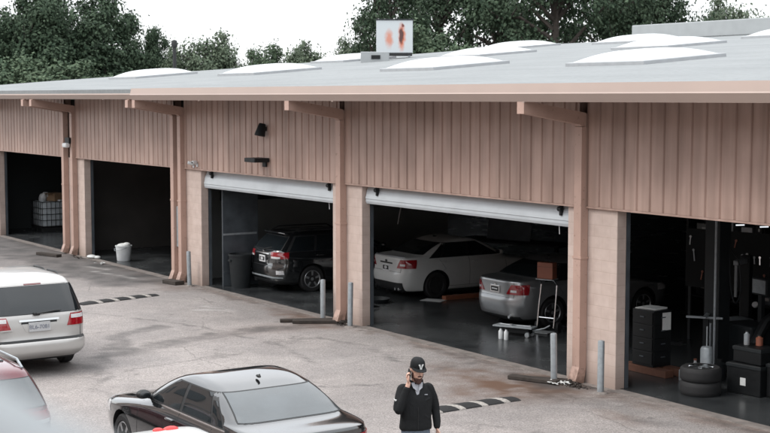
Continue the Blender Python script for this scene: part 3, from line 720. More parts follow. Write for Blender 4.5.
def planks():
    for x, y, l_, w_, h_, rot, lab in [(-8.25, -.62, 1.3, .16, .07, 62, 'dark weathered plank lying left of the pair by the wagon bay'), (-7.95, -.50, 1.25, .16, .07, 58, 'dark weathered plank lying right of the pair by the wagon bay'),
                                  (-.40, -.66, .95, .18, .07, 24, 'dark broken plank lying in dirt left of the nearest downspout'), (-.22, -.42, .70, .14, .06, 36, 'short dark plank lying against the foot of the nearest downspout'), (-24.0, -.85, 1.1, .2, .09, 15, 'dark timber lying at the foot of the far doubled downspouts'),
                                  (-15.75, -.42, .6, .3, .1, 10, 'short dark timber block by the electrical panel downspout')]:
        t = ob('plank', MB().box((-l_ / 2, -w_ / 2, 0), (l_ / 2, w_ / 2, h_), bev=.012), M['wood'], None, loc=(x, y, .004), rotz=R(rot))
        tag(t, lab, 'plank', 'old planks by the downspouts')
    # crumbled dirt and stones by the nearest column
    for (cx, cy, sx, sy, n, lab) in [(.25, -.35, .20, .06, 120, 'heap of brown crumbled dirt between the near bollards'), (-7.55, -.22, .12, .05, 50, 'small heap of dark dirt behind the pair of planks')]:
        mb = MB()
        for i in range(n):
            x, y = cx + random.gauss(0, sx), cy + random.gauss(0, sy); s = random.uniform(.006, .024)
            hh = max(0, .10 * math.exp(-((x - cx) / sx) ** 2 - ((y - cy) / sy) ** 2) * random.random())
            T = Matrix.Translation((x, min(y, -.05), hh)) @ Matrix.Rotation(random.random() * 6, 4, Vector((random.random(), random.random(), 1)).normalized())
            mb.box((-s, -s * .8, -s * .6), (s, s * .8, s * .7), 0, T)
        o = ob('dirt_heap', mb, M['wood'], None); o['kind'] = 'stuff'; tag(o, lab, 'dirt')
planks()
def litter():
    for i, (x, y, sx, l) in enumerate([(-.02, -.52, .14, 'crumpled white paper at the foot of the leaning bollard'), (.12, -.38, .11, 'crumpled white paper by the foot of the nearest downspout'), (-21.0, -.35, .16, 'pale litter lying outside the bay with the white bucket'), (-22.9, -.3, .2, 'dark scrap lying by the far block pillar')]):
        mb = MB(); rq = random.Random(i)
        for _ in range(7): mb.box((-.035, -.02, 0), (.04, .03, .010), 0, Matrix.Translation((rq.gauss(0, sx * .4), rq.gauss(0, sx * .3), rq.uniform(.01, .05))) @ Matrix.Rotation(rq.uniform(-.9, .9), 4, Vector((rq.random() - .5, rq.random() - .5, rq.random()))))
        tag(ob('litter', mb, M['paper'] if i < 3 else M['wood'], None, loc=(x, y, .004)), l, 'litter')
    t = ob('hose_coil', MB().tube([(.30 * (1 + .05 * k) * math.cos(k * .5), .30 * (1 + .05 * k) * math.sin(k * .5), .03 + .012 * (k % 3)) for k in range(40)], .016, 7), M['black'], None, True, loc=(-9.3, 1.5, .02))
    t.scale = (.45, .45, 1); tag(t, 'black coiled air hose on the shop floor near the pale sedan', 'hose')
litter()

# ------------------------------------------------------------------ vehicles
def pchip(xs, ys):
    xs = np.array(xs, float); ys = np.array(ys, float); h = np.diff(xs); d = np.diff(ys) / h
    m = np.zeros_like(ys)
    for i in range(1, len(xs) - 1):
        if d[i - 1] * d[i] > 0:
            w1, w2 = 2 * h[i] + h[i - 1], h[i] + 2 * h[i - 1]
            m[i] = (w1 + w2) / (w1 / d[i - 1] + w2 / d[i])
    m[0], m[-1] = d[0], d[-1]
    def f(x):
        x = min(max(x, xs[0]), xs[-1]); i = min(max(int(np.searchsorted(xs, x)) - 1, 0), len(h) - 1)
        t = (x - xs[i]) / h[i]
        return (2 * t**3 - 3 * t**2 + 1) * ys[i] + (t**3 - 2 * t**2 + t) * h[i] * m[i] + (-2 * t**3 + 3 * t**2) * ys[i + 1] + (t**3 - t**2) * h[i] * m[i + 1]
    return f
T01 = np.linspace(0, 1, 160); TS = T01**4 / (T01**4 + (1 - T01)**4)
PHI = np.unique(np.concatenate([q * math.pi / 2 + TS * math.pi / 2 for q in range(-4, 8)]))

class Shell:
    """car skin: plan outlines stacked by height; xf/xr = nose and tail profile, w = half width, n = squareness"""
    def __init__(s, rows):
        z = [r[0] for r in rows]; s.z = z
        s.xf, s.xr, s.w, s.n = [pchip(z, [r[k] for r in rows]) for k in (1, 2, 3, 4)]
    def prm(s, z): f, r = s.xf(z), s.xr(z); return (f + r) / 2, (f - r) / 2, s.w(z), s.n(z)
    def pt(s, phi, z):
        xm, a, w, n = s.prm(z); c, q = math.cos(phi), math.sin(phi)
        return Vector((xm + a * math.copysign(abs(c) ** (2 / n), c), w * math.copysign(abs(q) ** (2 / n), q), z))
    def phi_rear(s, y, z): w, n = s.w(z), s.n(z); return math.pi - math.asin(math.copysign(min(1, abs(y) / w) ** (n / 2), y))
    def phi_front(s, y, z): w, n = s.w(z), s.n(z); return math.asin(math.copysign(min(1, abs(y) / w) ** (n / 2), y))
    def phi_side(s, x, z, side, rear=True):
        xm, a, w, n = s.prm(z); u = (x - xm) / a
        p = math.acos(math.copysign(min(1, abs(u)) ** (n / 2), u))
        return p if side > 0 else (2 * math.pi - p if rear else -p)
    def arc(s, p0, p1, z, N):
        sgn = 1 if p1 >= p0 else -1
        a, b = min(p0, p1), max(p0, p1)
        ph = np.concatenate([[a], PHI[(PHI > a) & (PHI < b)], [b]])
        if sgn < 0: ph = ph[::-1]
        P = np.array([s.pt(p, z) for p in ph])
        L = np.concatenate([[0], np.cumsum(np.linalg.norm(np.diff(P, axis=0), axis=1))])
        t = np.linspace(0, L[-1], N)
        return np.stack([np.interp(t, L, P[:, k]) for k in range(3)], -1)
    def patch(s, mb, zs, lo, hi, off=.004, nu=10, mi=0, skirt=.02):
        """sheet lying on the skin between two edges, pushed out by off, its rim turned in"""
        G = np.array([s.arc(lo(z), hi(z), z, nu) for z in zs])
        du = np.gradient(G, axis=1); dv = np.gradient(G, axis=0)
        N = np.cross(du, dv); N /= np.linalg.norm(N, axis=2, keepdims=True) + 1e-12
        c = G.mean(axis=(0, 1)); ref = c - np.array([0, 0, 0.75 if c[2] > .75 else .5])
        ref[0] *= 0.3; ref[1] *= 0.1; ref[2] = max(ref[2], c[2] - .5)
        out = np.sign(np.sum(N * (G - (c * np.array([.6, .0, 1]) - np.array([0, 0, .3]))), axis=2).sum())
        N = N * out
        A = G + N * off; B = G - N * skirt
        nv, nu_ = G.shape[:2]; n0 = len(mb.v)
        idx = lambda i, j: i * nu_ + j
        fs = [(idx(i, j), idx(i, j + 1), idx(i + 1, j + 1), idx(i + 1, j)) for i in range(nv - 1) for j in range(nu_ - 1)]
        if out < 0: fs = [f[::-1] for f in fs]
        vs = [Vector(p) for p in A.reshape(-1, 3)]
        rim = [(0, j) for j in range(nu_)] + [(i, nu_ - 1) for i in range(1, nv)] + [(nv - 1, j) for j in range(nu_ - 2, -1, -1)] + [(i, 0) for i in range(nv - 2, 0, -1)]
        m = len(vs); vs += [Vector(B[i, j]) for i, j in rim]
        k = len(rim)
        fs += [(idx(*rim[q]), m + q, m + (q + 1) % k, idx(*rim[(q + 1) % k])) for q in range(k)]
        mb.add(vs, fs, mi)
        return mb
    def body(s, sub=3, N=112):
        zs = []
        for a, b in zip(s.z[:-1], s.z[1:]): zs += [a + (b - a) * k / sub for k in range(sub)]
        zs.append(s.z[-1])
        rings = []
        for z in zs:
            g = s.arc(0, 2 * math.pi, z, N + 1)[:-1]; rings.append(g)
        mb = MB(); V = [Vector(p) for r in rings for p in r]
        fs = [(i * N + k, i * N + (k + 1) % N, (i + 1) * N + (k + 1) % N, (i + 1) * N + k) for i in range(len(zs) - 1) for k in range(N)]
        c0 = len(V); V.append(Vector(rings[0].mean(axis=0))); V.append(Vector(rings[-1].mean(axis=0)) + Vector((0, 0, .002)))
        fs += [(c0, (k + 1) % N, k) for k in range(N)]; m = (len(zs) - 1) * N
        fs += [(c0 + 1, m + k, m + (k + 1) % N) for k in range(N)]
        mb.add(V, fs)
        return mb

def lin(z0, v0, z1, v1): return lambda z: v0 + (v1 - v0) * (z - z0) / (z1 - z0)
def zr(a, b, n=6): return [a + (b - a) * i / (n - 1) for i in range(n)]

def make_wheel(name, parent, loc, r, wd, side, rim_mat, spokes=5):
    T = Matrix.Rotation(R(90 if side > 0 else -90), 4, 'X') @ Matrix.Identity(4)
    # outward direction is local +z of the lathe; rotate so that it points to the outside
    T = Matrix.Rotation(R(-90 * side), 4, 'X')
    h = wd / 2
    tyre = MB().lathe([(r * .66, -h), (r * .9, -h), (r * .985, -h * .75), (r, -h * .3), (r, h * .3), (r * .985, h * .75), (r * .9, h), (r * .70, h * .98), (r * .66, h * .8)], 40, 0, T)
    w = ob('wheel', tyre, M['rubber'], parent, True, 40, loc=loc)
    rm = MB().lathe([(r * .67, -h * .9), (r * .67, h * .86), (r * .64, h * .92), (r * .60, h * .80), (r * .58, h * .1)], 40, 0, T)
    rm.lathe([(0, h * .05), (r * .6, h * .05)], 32, 1, T)
    rm.lathe([(0, h * .82), (r * .12, h * .80), (r * .15, h * .6), (r * .15, h * .1)], 20, 0, T)
    for k in range(spokes):
        a = 2 * math.pi * k / spokes + .3
        A = T @ Matrix.Rotation(a, 4, 'Z')
        rm.add([(r * .10, -r * .075, h * .55), (r * .10, r * .075, h * .55), (r * .62, r * .11, h * .55), (r * .62, -r * .11, h * .55),
                (r * .10, -r * .06, h * .78), (r * .10, r * .06, h * .78), (r * .62, r * .085, h * .84), (r * .62, -r * .085, h * .84)],
               [(4, 5, 6, 7), (0, 1, 5, 4), (1, 2, 6, 5), (2, 3, 7, 6), (3, 0, 4, 7)], 0, A)
    ob('rim', rm, [rim_mat, M['trim']], w, True, 40)
    return w

def build_car(name, label, loc, rotz, S, P):
    t = thing(name, label, 'car' if 'cat' not in P else P['cat'], loc, rotz)
    paint = P['paint']
    r = P['r']; xw = P['axles']; tr = P['track']
    mb = S.body()
    me = mb.mesh('body', [paint, M['trim']])
    o = bpy.data.objects.new('tmp', me); COL.objects.link(o)
    cut = MB()
    for x in xw:
        for sd in (1, -1):
            cut.lathe([(r * 1.16, 0), (r * 1.16, .42)], 40, 0, Matrix.Translation((x, sd * (tr - .22), r + P.get('lift', 0) + .01)) @ Matrix.Rotation(R(-90 * sd), 4, 'X'))
    cm = cut.mesh('cut', [M['trim']]); co = bpy.data.objects.new('cut', cm); COL.objects.link(co)
    md = o.modifiers.new('b', 'BOOLEAN'); md.operation = 'DIFFERENCE'; md.object = co; md.solver = 'EXACT'
    dg = bpy.context.evaluated_depsgraph_get(); dg.update()
    em = bpy.data.meshes.new_from_object(o.evaluated_get(dg))
    out = MB(); vs = [v.co.copy() for v in em.vertices]; fs = []; mi = []
    for p in em.polygons:
        c = p.center; k = 0
        for x in xw:
            if math.hypot(c.x - x, c.z - r - .01) < r * 1.165 and abs(c.y) < S.w(max(c.z, S.z[0])) - .004: k = 1
        if c.z < P.get('sill', .20): k = 1
        fs.append(list(p.vertices)); mi.append(k)
    out.v = vs; out.f = fs; out.m = mi
    bpy.data.objects.remove(o); bpy.data.objects.remove(co)
    # shut lines: thin dark ribbons
    def line_side(pts, sd, wd=.007):
        for (x0, z0), (x1, z1) in zip(pts[:-1], pts[1:]):
            n = max(2, int(math.hypot(x1 - x0, z1 - z0) / .05) + 1)
            if abs(z1 - z0) > abs(x1 - x0) * .25:
                S.patch(out, zr(z0, z1, n), lambda z: S.phi_side(lin(z0, x0, z1, x1)(z) - wd / 2, z, sd), lambda z: S.phi_side(lin(z0, x0, z1, x1)(z) + wd / 2, z, sd), .0015, 2, 1, .001)
            else:
                zc = (z0 + z1) / 2
                S.patch(out, [zc - wd / 2, zc + wd / 2], lambda z: S.phi_side(x0, z, sd), lambda z: S.phi_side(x1, z, sd), .0015, n, 1, .001)
    for ln in P.get('seams', []):
        for sd in (1, -1): line_side(ln, sd)
    for (ya, yb, z, h) in P.get('rear_lines', []):
        S.patch(out, [z, z + h], lambda q: S.phi_rear(yb, q), lambda q: S.phi_rear(ya, q), .002, 16, 1, .001)
    for (y, za, zb) in P.get('rear_vlines', []):
        for sd in (1, -1): S.patch(out, zr(za, zb, 8), lambda q: S.phi_rear(sd * y - .004, q), lambda q: S.phi_rear(sd * y + .004, q), .002, 2, 1, .001)
    body = ob('body', out, [paint, M['trim']], t, True, 32)
    gl = P.get('glass', M['glass'])
    # windscreen and rear window
    za, zb, k = P['wind']
    fr = MB(); S.patch(fr, zr(za, zb, 10), lambda z: S.phi_front(-S.w(z) * k, z), lambda z: S.phi_front(S.w(z) * k, z), .005, 18)
    ob('windshield', fr, gl, t, True, 60)
    za, zb, k = P['rearwin']
    fr = MB(); S.patch(fr, zr(za, zb, 10), lambda z: S.phi_rear(S.w(z) * k, z), lambda z: S.phi_rear(-S.w(z) * k, z), .003, 18, 0)
    fr2 = MB(); S.patch(fr2, zr(za + .009, zb - .010, 10), lambda z: S.phi_rear(S.w(z) * k - .014, z), lambda z: S.phi_rear(-S.w(z) * k + .014, z), .006, 18, 0)
    rw = ob('rear_window', fr2, P.get('rearglass', gl), t, True, 60)
    ob('window_seal', fr, M['trim'], rw, True, 60)
    # side glass: list of (z0,z1, lo fn, hi fn)
    for sd in (1, -1):
        for (z0, z1, lo, hi) in P['sidewin']:
            g = MB(); S.patch(g, zr(z0, z1, 7), lambda z: S.phi_side(hi(z), z, sd), lambda z: S.phi_side(lo(z), z, sd), .006, 12)
            ob('side_window', g, gl, t, True, 60)
        z0, z1, lo, hi = P['dlo']
        g = MB(); S.patch(g, zr(z0, z1, 7), lambda z: S.phi_side(hi(z), z, sd), lambda z: S.phi_side(lo(z), z, sd), .003, 24)
        ob('window_frame', g, M['trim'], t, True, 60)
        if P.get('chrome_line'):
            g = MB(); S.patch(g, [z0 - .018, z0 - .003], lambda z: S.phi_side(hi(z0), z, sd), lambda z: S.phi_side(lo(z0), z, sd), .006, 24); ob('belt_trim', g, M['chrome'], t, True, 60)
        # lights
        za, zb, yi, xs = P['tail']
        nm = ob('taillight', S.patch(MB(), zr(za, zb, 6), lambda z: S.phi_rear(sd * (yi + (z - za) * P.get('tail_slant', 0)), z), lambda z: S.phi_side(xs - (zb - z) * P.get('tail_taper', .2), z, sd), .008, 16), M['tail'], t, True, 60)
        if 'tail_clear' in P:
            ca, cb, cy, cx = P['tail_clear']
            ob('reverse_lens', S.patch(MB(), zr(ca, cb, 4), lambda z: S.phi_rear(sd * cy, z), lambda z: (S.phi_side(cx, z, sd) if cx is not None else S.phi_rear(sd * P['tail_clear_y1'], z)), .011, 8), M['lens'], nm, True, 60)
        za, zb, yi, xs = P['head']
        ob('headlight', S.patch(MB(), zr(za, zb, 5), lambda z: S.phi_side(xs, z, sd, False), lambda z: S.phi_front(sd * yi, z), .006, 14), M['lens'], t, True, 60)
        # mirror
        mx, mz = P['mirror']; my = S.pt(S.phi_side(mx, mz, 1), mz).y
        m_ = MB().ell((mx, sd * (my + .13), mz + .05), (.075, .10, .062), nu=14, nv=8).tube([(mx + .03, sd * (my - .02), mz - .01), (mx + .02, sd * (my + .08), mz + .02)], .03, 8)
        mo = ob('side_mirror', m_, P.get('mirror_mat', paint), t, True, 60)
        ob('mirror_glass', MB().ell((mx - .07, sd * (my + .13), mz + .05), (.02, .085, .048), nu=12, nv=8), M['glass'], mo, True)
        for hx, hz in P['handles']:
            hy = S.pt(S.phi_side(hx, hz, 1), hz).y
            ob('door_handle', MB().box((hx - .10, sd * hy - .035, hz - .012), (hx + .10, sd * hy + .035, hz + .014), bev=.01), P.get('handle_mat', paint), t, True)
        for x in xw: make_wheel('wheel', t, (x, sd * (tr - .1), r), r, .21, sd, P.get('rim', M['rim']), P.get('spokes', 5))
    # plate
    y, z, pw, ph = 0, *P['plate']
    xr = S.pt(S.phi_rear(0, z), z).x; x2 = S.pt(S.phi_rear(0, z + ph * .4), z + ph * .4).x
    tilt = math.atan2(x2 - xr, ph * .4)
    PT = Matrix.Translation((min(xr, x2) - .016, 0, z)) @ Matrix.Rotation(tilt, 4, 'Y')
    pl = ob('license_plate', MB().box((-.006, -pw / 2, -ph / 2), (.012, pw / 2, ph / 2), 0, PT, bev=.004), P.get('plate_mat', M['plate']), t)
    if 'plate_fn' in P: P['plate_fn'](pl, PT)
    for fn in P.get('extra', []): fn(t, S, body)
    return t

def sedan_rows(L, W, H, boot=1.0, tweak=None):
    base = [(.17, 2.05, -2.12, .76, 6), (.22, 2.18, -2.22, .83, 6), (.40, 2.27, -2.29, .875, 6), (.52, 2.30, -2.31, .885, 6), (.60, 2.29, -2.305, .887, 6), (.68, 2.25, -2.27, .887, 6.5), (.74, 2.15, -2.262, .882, 6.5),
            (.80, 1.90, -2.262, .875, 6.5), (.87, 1.45, -2.262, .862, 6.5), (.92, 1.12, -2.265, .842, 6.5), (.965, .95, -2.27, .815, 6.5), (1.01, .87, -2.255, .793, 7), (1.03, .83, -2.12, .786, 7),
            (1.045, .80, -1.86, .780, 7), (1.06, .775, -1.76, .776, 7), (1.15, .60, -1.56, .742, 7), (1.28, .32, -1.24, .683, 7), (1.36, .10, -.98, .635, 6), (1.405, -.08, -.80, .58, 5), (1.432, -.25, -.63, .47, 4), (1.448, -.42, -.47, .2, 3)]
    a, b, c = L / 4.61, W / 1.774, H / 1.45
    return [(z * c, f * a, r_ * a, w_ * b, n) for z, f, r_, w_, n in base]

def sedan_spec(L, W, H, paint, **kw):
    a, b, c = L / 4.61, W / 1.774, H / 1.45
    P = dict(paint=paint, r=.325, axles=(1.36 * a, -1.32 * a), track=W / 2 - .03,
             wind=(.985 * c, 1.345 * c, .90), rearwin=(1.068 * c, 1.335 * c, .90),
             dlo=(.985 * c, 1.335 * c, lambda z: lin(.985 * c, -1.52 * a, 1.335 * c, -1.00 * a)(z), lambda z: lin(.985 * c, .66 * a, 1.335 * c, -.02 * a)(z)),
             sidewin=[(1.0 * c, 1.32 * c, lambda z: -.28 * a, lambda z: lin(.985 * c, .58 * a, 1.335 * c, -.06 * a)(z)),
                      (1.0 * c, 1.32 * c, lambda z: lin(.985 * c, -1.16 * a, 1.335 * c, -.92 * a)(z), lambda z: -.36 * a),
                      (1.0 * c, 1.25 * c, lambda z: lin(.985 * c, -1.47 * a, 1.335 * c, -1.0 * a)(z), lambda z: lin(.985 * c, -1.20 * a, 1.335 * c, -.955 * a)(z))],
             seams=[[(.86 * a, .35 * c), (.80 * a, .93 * c)], [(-.32 * a, .28 * c), (-.32 * a, .97 * c)], [(-1.25 * a, .62 * c), (-1.05 * a, .72 * c), (-1.22 * a, .95 * c)], [(.86 * a, .29 * c), (-.95 * a, .29 * c)]],
             rear_lines=[(-.62 * b, .62 * b, .665 * c, .007)], rear_vlines=[(.62 * b, .66 * c, .99 * c)],
             tail=(.74 * c, .95 * c, .56 * b, -1.98 * a), tail_slant=.15, head=(.60 * c, .74 * c, .50 * b, 1.80 * a),
             mirror=(.62 * a, 1.0 * c), handles=[(-.14 * a, .86 * c), (-1.12 * a, .88 * c)], plate=(.80 * c, .31, .15))
    P.update(kw); return P

def emblem(fn):
    return fn

def dark_plate(border, centre, mark):
    def f(pl, T):
        ob('plate_inlay', MB().box((-.010, -.13, -.05), (-.004, .13, .05), 0, T), M[centre], pl)
        m = MB()
        if mark: m.box((-.013, -.06, -.028), (-.008, .06, .028), 0, T).box((-.013, -.02, -.04), (-.008, .03, .04), 0, T)
        else: m.box((-.013, -.10, -.015), (-.008, .10, .015), 0, T)
        ob('plate_mark', m, M['plate'], pl)
    return f
def text_plate(txt, sub=None):
    def f(pl, T):
        m = MB()
        B = T @ Matrix.Translation((-.008, 0, -.006)) @ Matrix.Rotation(R(-90), 4, 'Z') @ Matrix.Rotation(R(90), 4, 'X')
        text_mesh(txt, .085 if txt[0] != 'B' else .10, B, m)
        if sub:
            B = T @ Matrix.Translation((-.008, 0, .055)) @ Matrix.Rotation(R(-90), 4, 'Z') @ Matrix.Rotation(R(90), 4, 'X')
            text_mesh(sub, .03, B, m)
        ob('plate_lettering', m, M['plate_ink'], pl)
    return f
def rear_frame(x, z, tilt=0): return Matrix.Translation((x, 0, z)) @ Matrix.Rotation(R(-90), 4, 'Z') @ Matrix.Rotation(R(90), 4, 'X')

def fin(x, off=0):
    def f(t, S, body):
        zt = S.z[-1]
        ob('roof_antenna', MB().ell((x, 0, zt - .012), (.06, .020, .020), nu=16, nv=8).ell((x - .03, 0, zt + .0), (.02, .008, .022), nu=12, nv=8), M['trim'], t, True)
    return f
def exhaust(ys, z=.26):
    def f(t, S, body):
        for y in ys:
            x = S.pt(S.phi_rear(y, z + .05), z + .05).x
            ob('exhaust_tip', MB().lathe([(.028, 0), (.036, 0), (.036, .18), (.028, .18), (.028, .02)], 16, 0, Matrix.Translation((x - .02, y, z)) @ Matrix.Rotation(R(90), 4, 'Y')), M['chrome'], t, True)
    return f
def rear_valance(z0, z1, half, m='trim'):
    def f(t, S, body):
        ob('bumper_valance', S.patch(MB(), zr(z0, z1, 6), lambda z: S.phi_rear(half, z), lambda z: S.phi_rear(-half, z), .006, 24), M[m], t, True, 60)
    return f

# black sedan in front (nose away to the left)
def bmw_extra(t, S, body):
    c = 1.47 / 1.45
    # mirror-like roof aerial and twin rounded badge on the boot
    ob('trunk_badge', MB().lathe([(0, 0), (.037, 0), (.037, .006), (0, .008)], 18, 0, Matrix.Translation((S.pt(math.pi, .93).x - .002, 0, .93)) @ Matrix.Rotation(R(-90), 4, 'Y')), M['chrome'], t)
    ob('front_grille', S.patch(MB(), zr(.50, .70, 5), lambda z: S.phi_front(-.34, z), lambda z: S.phi_front(.34, z), .006, 12), M['trim'], t, True)
    # hood shut line ridge either side
    for sd in (1, -1):
        pts = [S.pt(S.phi_side(x, z, sd, False), z) for x, z in ((1.9, .80), (1.6, .85), (1.3, .895), (1.05, .93))]
        ob('wheel_arch_trim', MB().tube([p + Vector((0, 0, .0)) for p in pts], .006, 6), M['trim'], t)
    for sd in (1, -1):
        ob('wiper', MB().tube([(.93, sd * .30 + .2, 1.0), (.80, sd * .30 - .30, 1.075)], .010, 6), M['trim'], t)
S_bmw = Shell(sedan_rows(4.75, 1.86, 1.47))
build_car('sedan', 'glossy black four door sedan parked nearest the man, nose to the left', (2.02, -7.93, 0), R(180), S_bmw,
          sedan_spec(4.75, 1.86, 1.47, M['paint_black'], mirror_mat=M['trim'], chrome_line=True, rearglass=M['glass_grey'], rim=M['rim'], extra=[bmw_extra, fin(-.86), exhaust([.5, -.5]), rear_valance(.23, .40, .6)], tail=(.72, .93, .50, -1.95)))
# maroon car at the left edge
def red_extra(t, S, body):
    for sd in (1, -1):
        ob('roof_rail', MB().tube([(.05, sd * .60, 1.50), (-.15, sd * .60, 1.60), (-1.6, sd * .58, 1.615), (-1.8, sd * .58, 1.53)], .018, 8), M['steel'], t, True)  # pale rail stands in for the highlight along the roof edge
    ob('sunroof', MB().box((-1.45, -.46, 1.50), (-.45, .46, 1.592), bev=.02), M['glass'], t)
S_red = None
def build_red():
    build_car('hatchback', 'dark maroon hatchback cut off by the lower left corner', (-.75, -10.96, 0), R(180), S_ob,
          dict(WAG, paint=M['paint_red'], rearglass=M['glass_grey'], plate_mat=M['plate'], extra=[red_extra, exhaust([.5])], cat='hatchback'))
# white car whose roof just enters the frame
def white_extra(t, S, body):
    ob('roof_marker_lamp', MB().ell((-.24, -.26, 1.430), (.06, .09, .035)).ell((-.22, -.12, 1.432), (.05, .06, .028)), M['red_light'], t, True)
S_wh = Shell(sedan_rows(4.5, 1.76, 1.45))
build_car('sedan', 'white car with a red roof lamp, its roof just showing at the bottom edge', (4.55, -10.30, 0), R(180), S_wh,
          sedan_spec(4.5, 1.76, 1.45, M['paint_white'], extra=[white_extra]))
# two sedans inside the double bay
def honda_badge(z):
    def f(t, S, body):
        x = S.pt(math.pi, z).x - .006
        m = MB()
        for y in (-.022, .022): m.box((x - .008, y - .007, z - .03), (x + .004, y + .007, z + .03))
        m.box((x - .007, -.02, z - .006), (x + .004, .02, z + .006))
        m.tube([(x, -.045, z + .035), (x, -.038, z - .035), (x, .038, z - .035), (x, .045, z + .035), (x, -.045, z + .035)], .006, 6)
        ob('trunk_badge', m, M['chrome'], t)
    return f
S_cv = Shell(sedan_rows(4.5, 1.78, 1.48))
build_car('sedan', 'silver sedan backed toward us in the right of the double bay', (-5.46, 4.72, 0), R(88), S_cv,
          sedan_spec(4.5, 1.78, 1.48, M['paint_silver'], plate_mat=M['chrome'], plate_fn=dark_plate('chrome', 'trim', False), tail=(.75, .965, .40, -1.88), tail_slant=.75, tail_clear=(.80, .85, .54, None), tail_clear_y1=.68, plate=(.83, .33, .16), spokes=5,
                     extra=[honda_badge(.925), rear_valance(.17, .27, .7), fin(-.75), exhaust([-.5])]))
def wrx_extra(t, S, body):
    m = MB()
    pts = [S.pt(S.phi_rear(y, 1.02), 1.02) for y in (-.68, -.5, -.2, .2, .5, .68)]
    m.tube([Vector((p.x + .05, p.y, 1.045)) for p in pts], .022, 8)
    ob('boot_spoiler', m, M['paint_grey'], t, True)
    x = S.pt(math.pi, .93).x - .006
    ob('trunk_badge', MB().lathe([(0, 0), (.05, 0), (.05, .008), (0, .01)], 18, 0, Matrix.Translation((x + .006, 0, .93)) @ Matrix.Rotation(R(-90), 4, 'Y') @ Matrix.Scale(.6, 4, (1, 0, 0))), M['trim'], t)
    ob('garnish', S.patch(MB(), zr(.865, .90, 3), lambda z: S.phi_rear(.28, z), lambda z: S.phi_rear(-.28, z), .010, 10), M['trim'], t)
S_wx = Shell(sedan_rows(4.58, 1.78, 1.48))
build_car('sedan', 'pale grey sedan with dark lower bumper at the left of the double bay', (-10.45, 5.22, 0), R(88), S_wx,
          sedan_spec(4.58, 1.78, 1.48, M['paint_white'], r=.33, rim=M['rim_dark'], plate_mat=M['plate'], plate_fn=dark_plate('plate', 'trim', True), tail=(.78, .99, .48, -1.86), tail_slant=.6, tail_clear=(.84, .89, .60, None), tail_clear_y1=.72,
                     plate=(.76, .31, .16), extra=[wrx_extra, rear_valance(.18, .42, .66), fin(-.8), exhaust([.55, .42, -.42, -.55])]))
# dark wagon
wag = [(.22, 2.15, -2.2, .78, 7), (.28, 2.28, -2.33, .86, 7), (.45, 2.36, -2.39, .90, 7), (.58, 2.38, -2.40, .91, 7), (.68, 2.36, -2.39, .912, 7), (.76, 2.30, -2.365, .91, 7), (.84, 2.05, -2.36, .905, 7), (.92, 1.55, -2.36, .89, 7), (.98, 1.2, -2.36, .87, 7),
       (1.03, 1.05, -2.35, .845, 7), (1.08, .95, -2.325, .825, 8), (1.2, .73, -2.22, .79, 8), (1.35, .42, -2.07, .735, 8), (1.45, .18, -1.97, .69, 8), (1.50, .02, -1.93, .66, 7), (1.54, -.15, -1.84, .61, 6), (1.57, -.4, -1.6, .5, 5), (1.585, -.8, -1.1, .2, 3)]
def wagon_extra(t, S, body):
    for sd in (1, -1):
        ob('roof_rail', MB().tube([(.05, sd * .60, 1.50), (-.15, sd * .60, 1.60), (-1.6, sd * .58, 1.615), (-1.8, sd * .58, 1.53)], .02, 8), M['trim'], t, True)
    ob('tailgate_garnish', S.patch(MB(), zr(.985, 1.02, 3), lambda z: S.phi_rear(.36, z), lambda z: S.phi_rear(-.36, z), .014, 12), M['chrome'], t, True)
    ob('rear_spoiler', MB().box((-2.02, -.58, 1.495), (-1.75, .58, 1.53), bev=.012), M['paint_black'], t, True)
    ob('plate_surround', S.patch(MB(), zr(.78, .83, 3), lambda z: S.phi_rear(.30, z), lambda z: S.phi_rear(-.30, z), .010, 12), M['chrome'], t, True)
    ob('tailgate_badge', MB().lathe([(0, 0), (.05, 0), (.05, .008), (0, .01)], 18, 0, Matrix.Translation((S.pt(math.pi, 1.05).x - .0, 0, 1.05)) @ Matrix.Rotation(R(-90), 4, 'Y') @ Matrix.Scale(.6, 4, (1, 0, 0))), M['chrome'], t)
    ob('wiper', MB().tube([(-2.335, .0, 1.10), (-2.26, -.34, 1.17)], .012, 6), M['trim'], t)
    for sd in (1, -1):
        ob('bumper_reflector', S.patch(MB(), zr(.50, .60, 3), lambda z: S.phi_rear(sd * .70, z), lambda z: S.phi_rear(sd * .82, z), .010, 4), M['lens'], t)
    ob('bumper_step', S.patch(MB(), zr(.40, .435, 3), lambda z: S.phi_rear(.80, z), lambda z: S.phi_rear(-.80, z), .012, 20), M['steel'], t, True)
S_ob = Shell(wag)
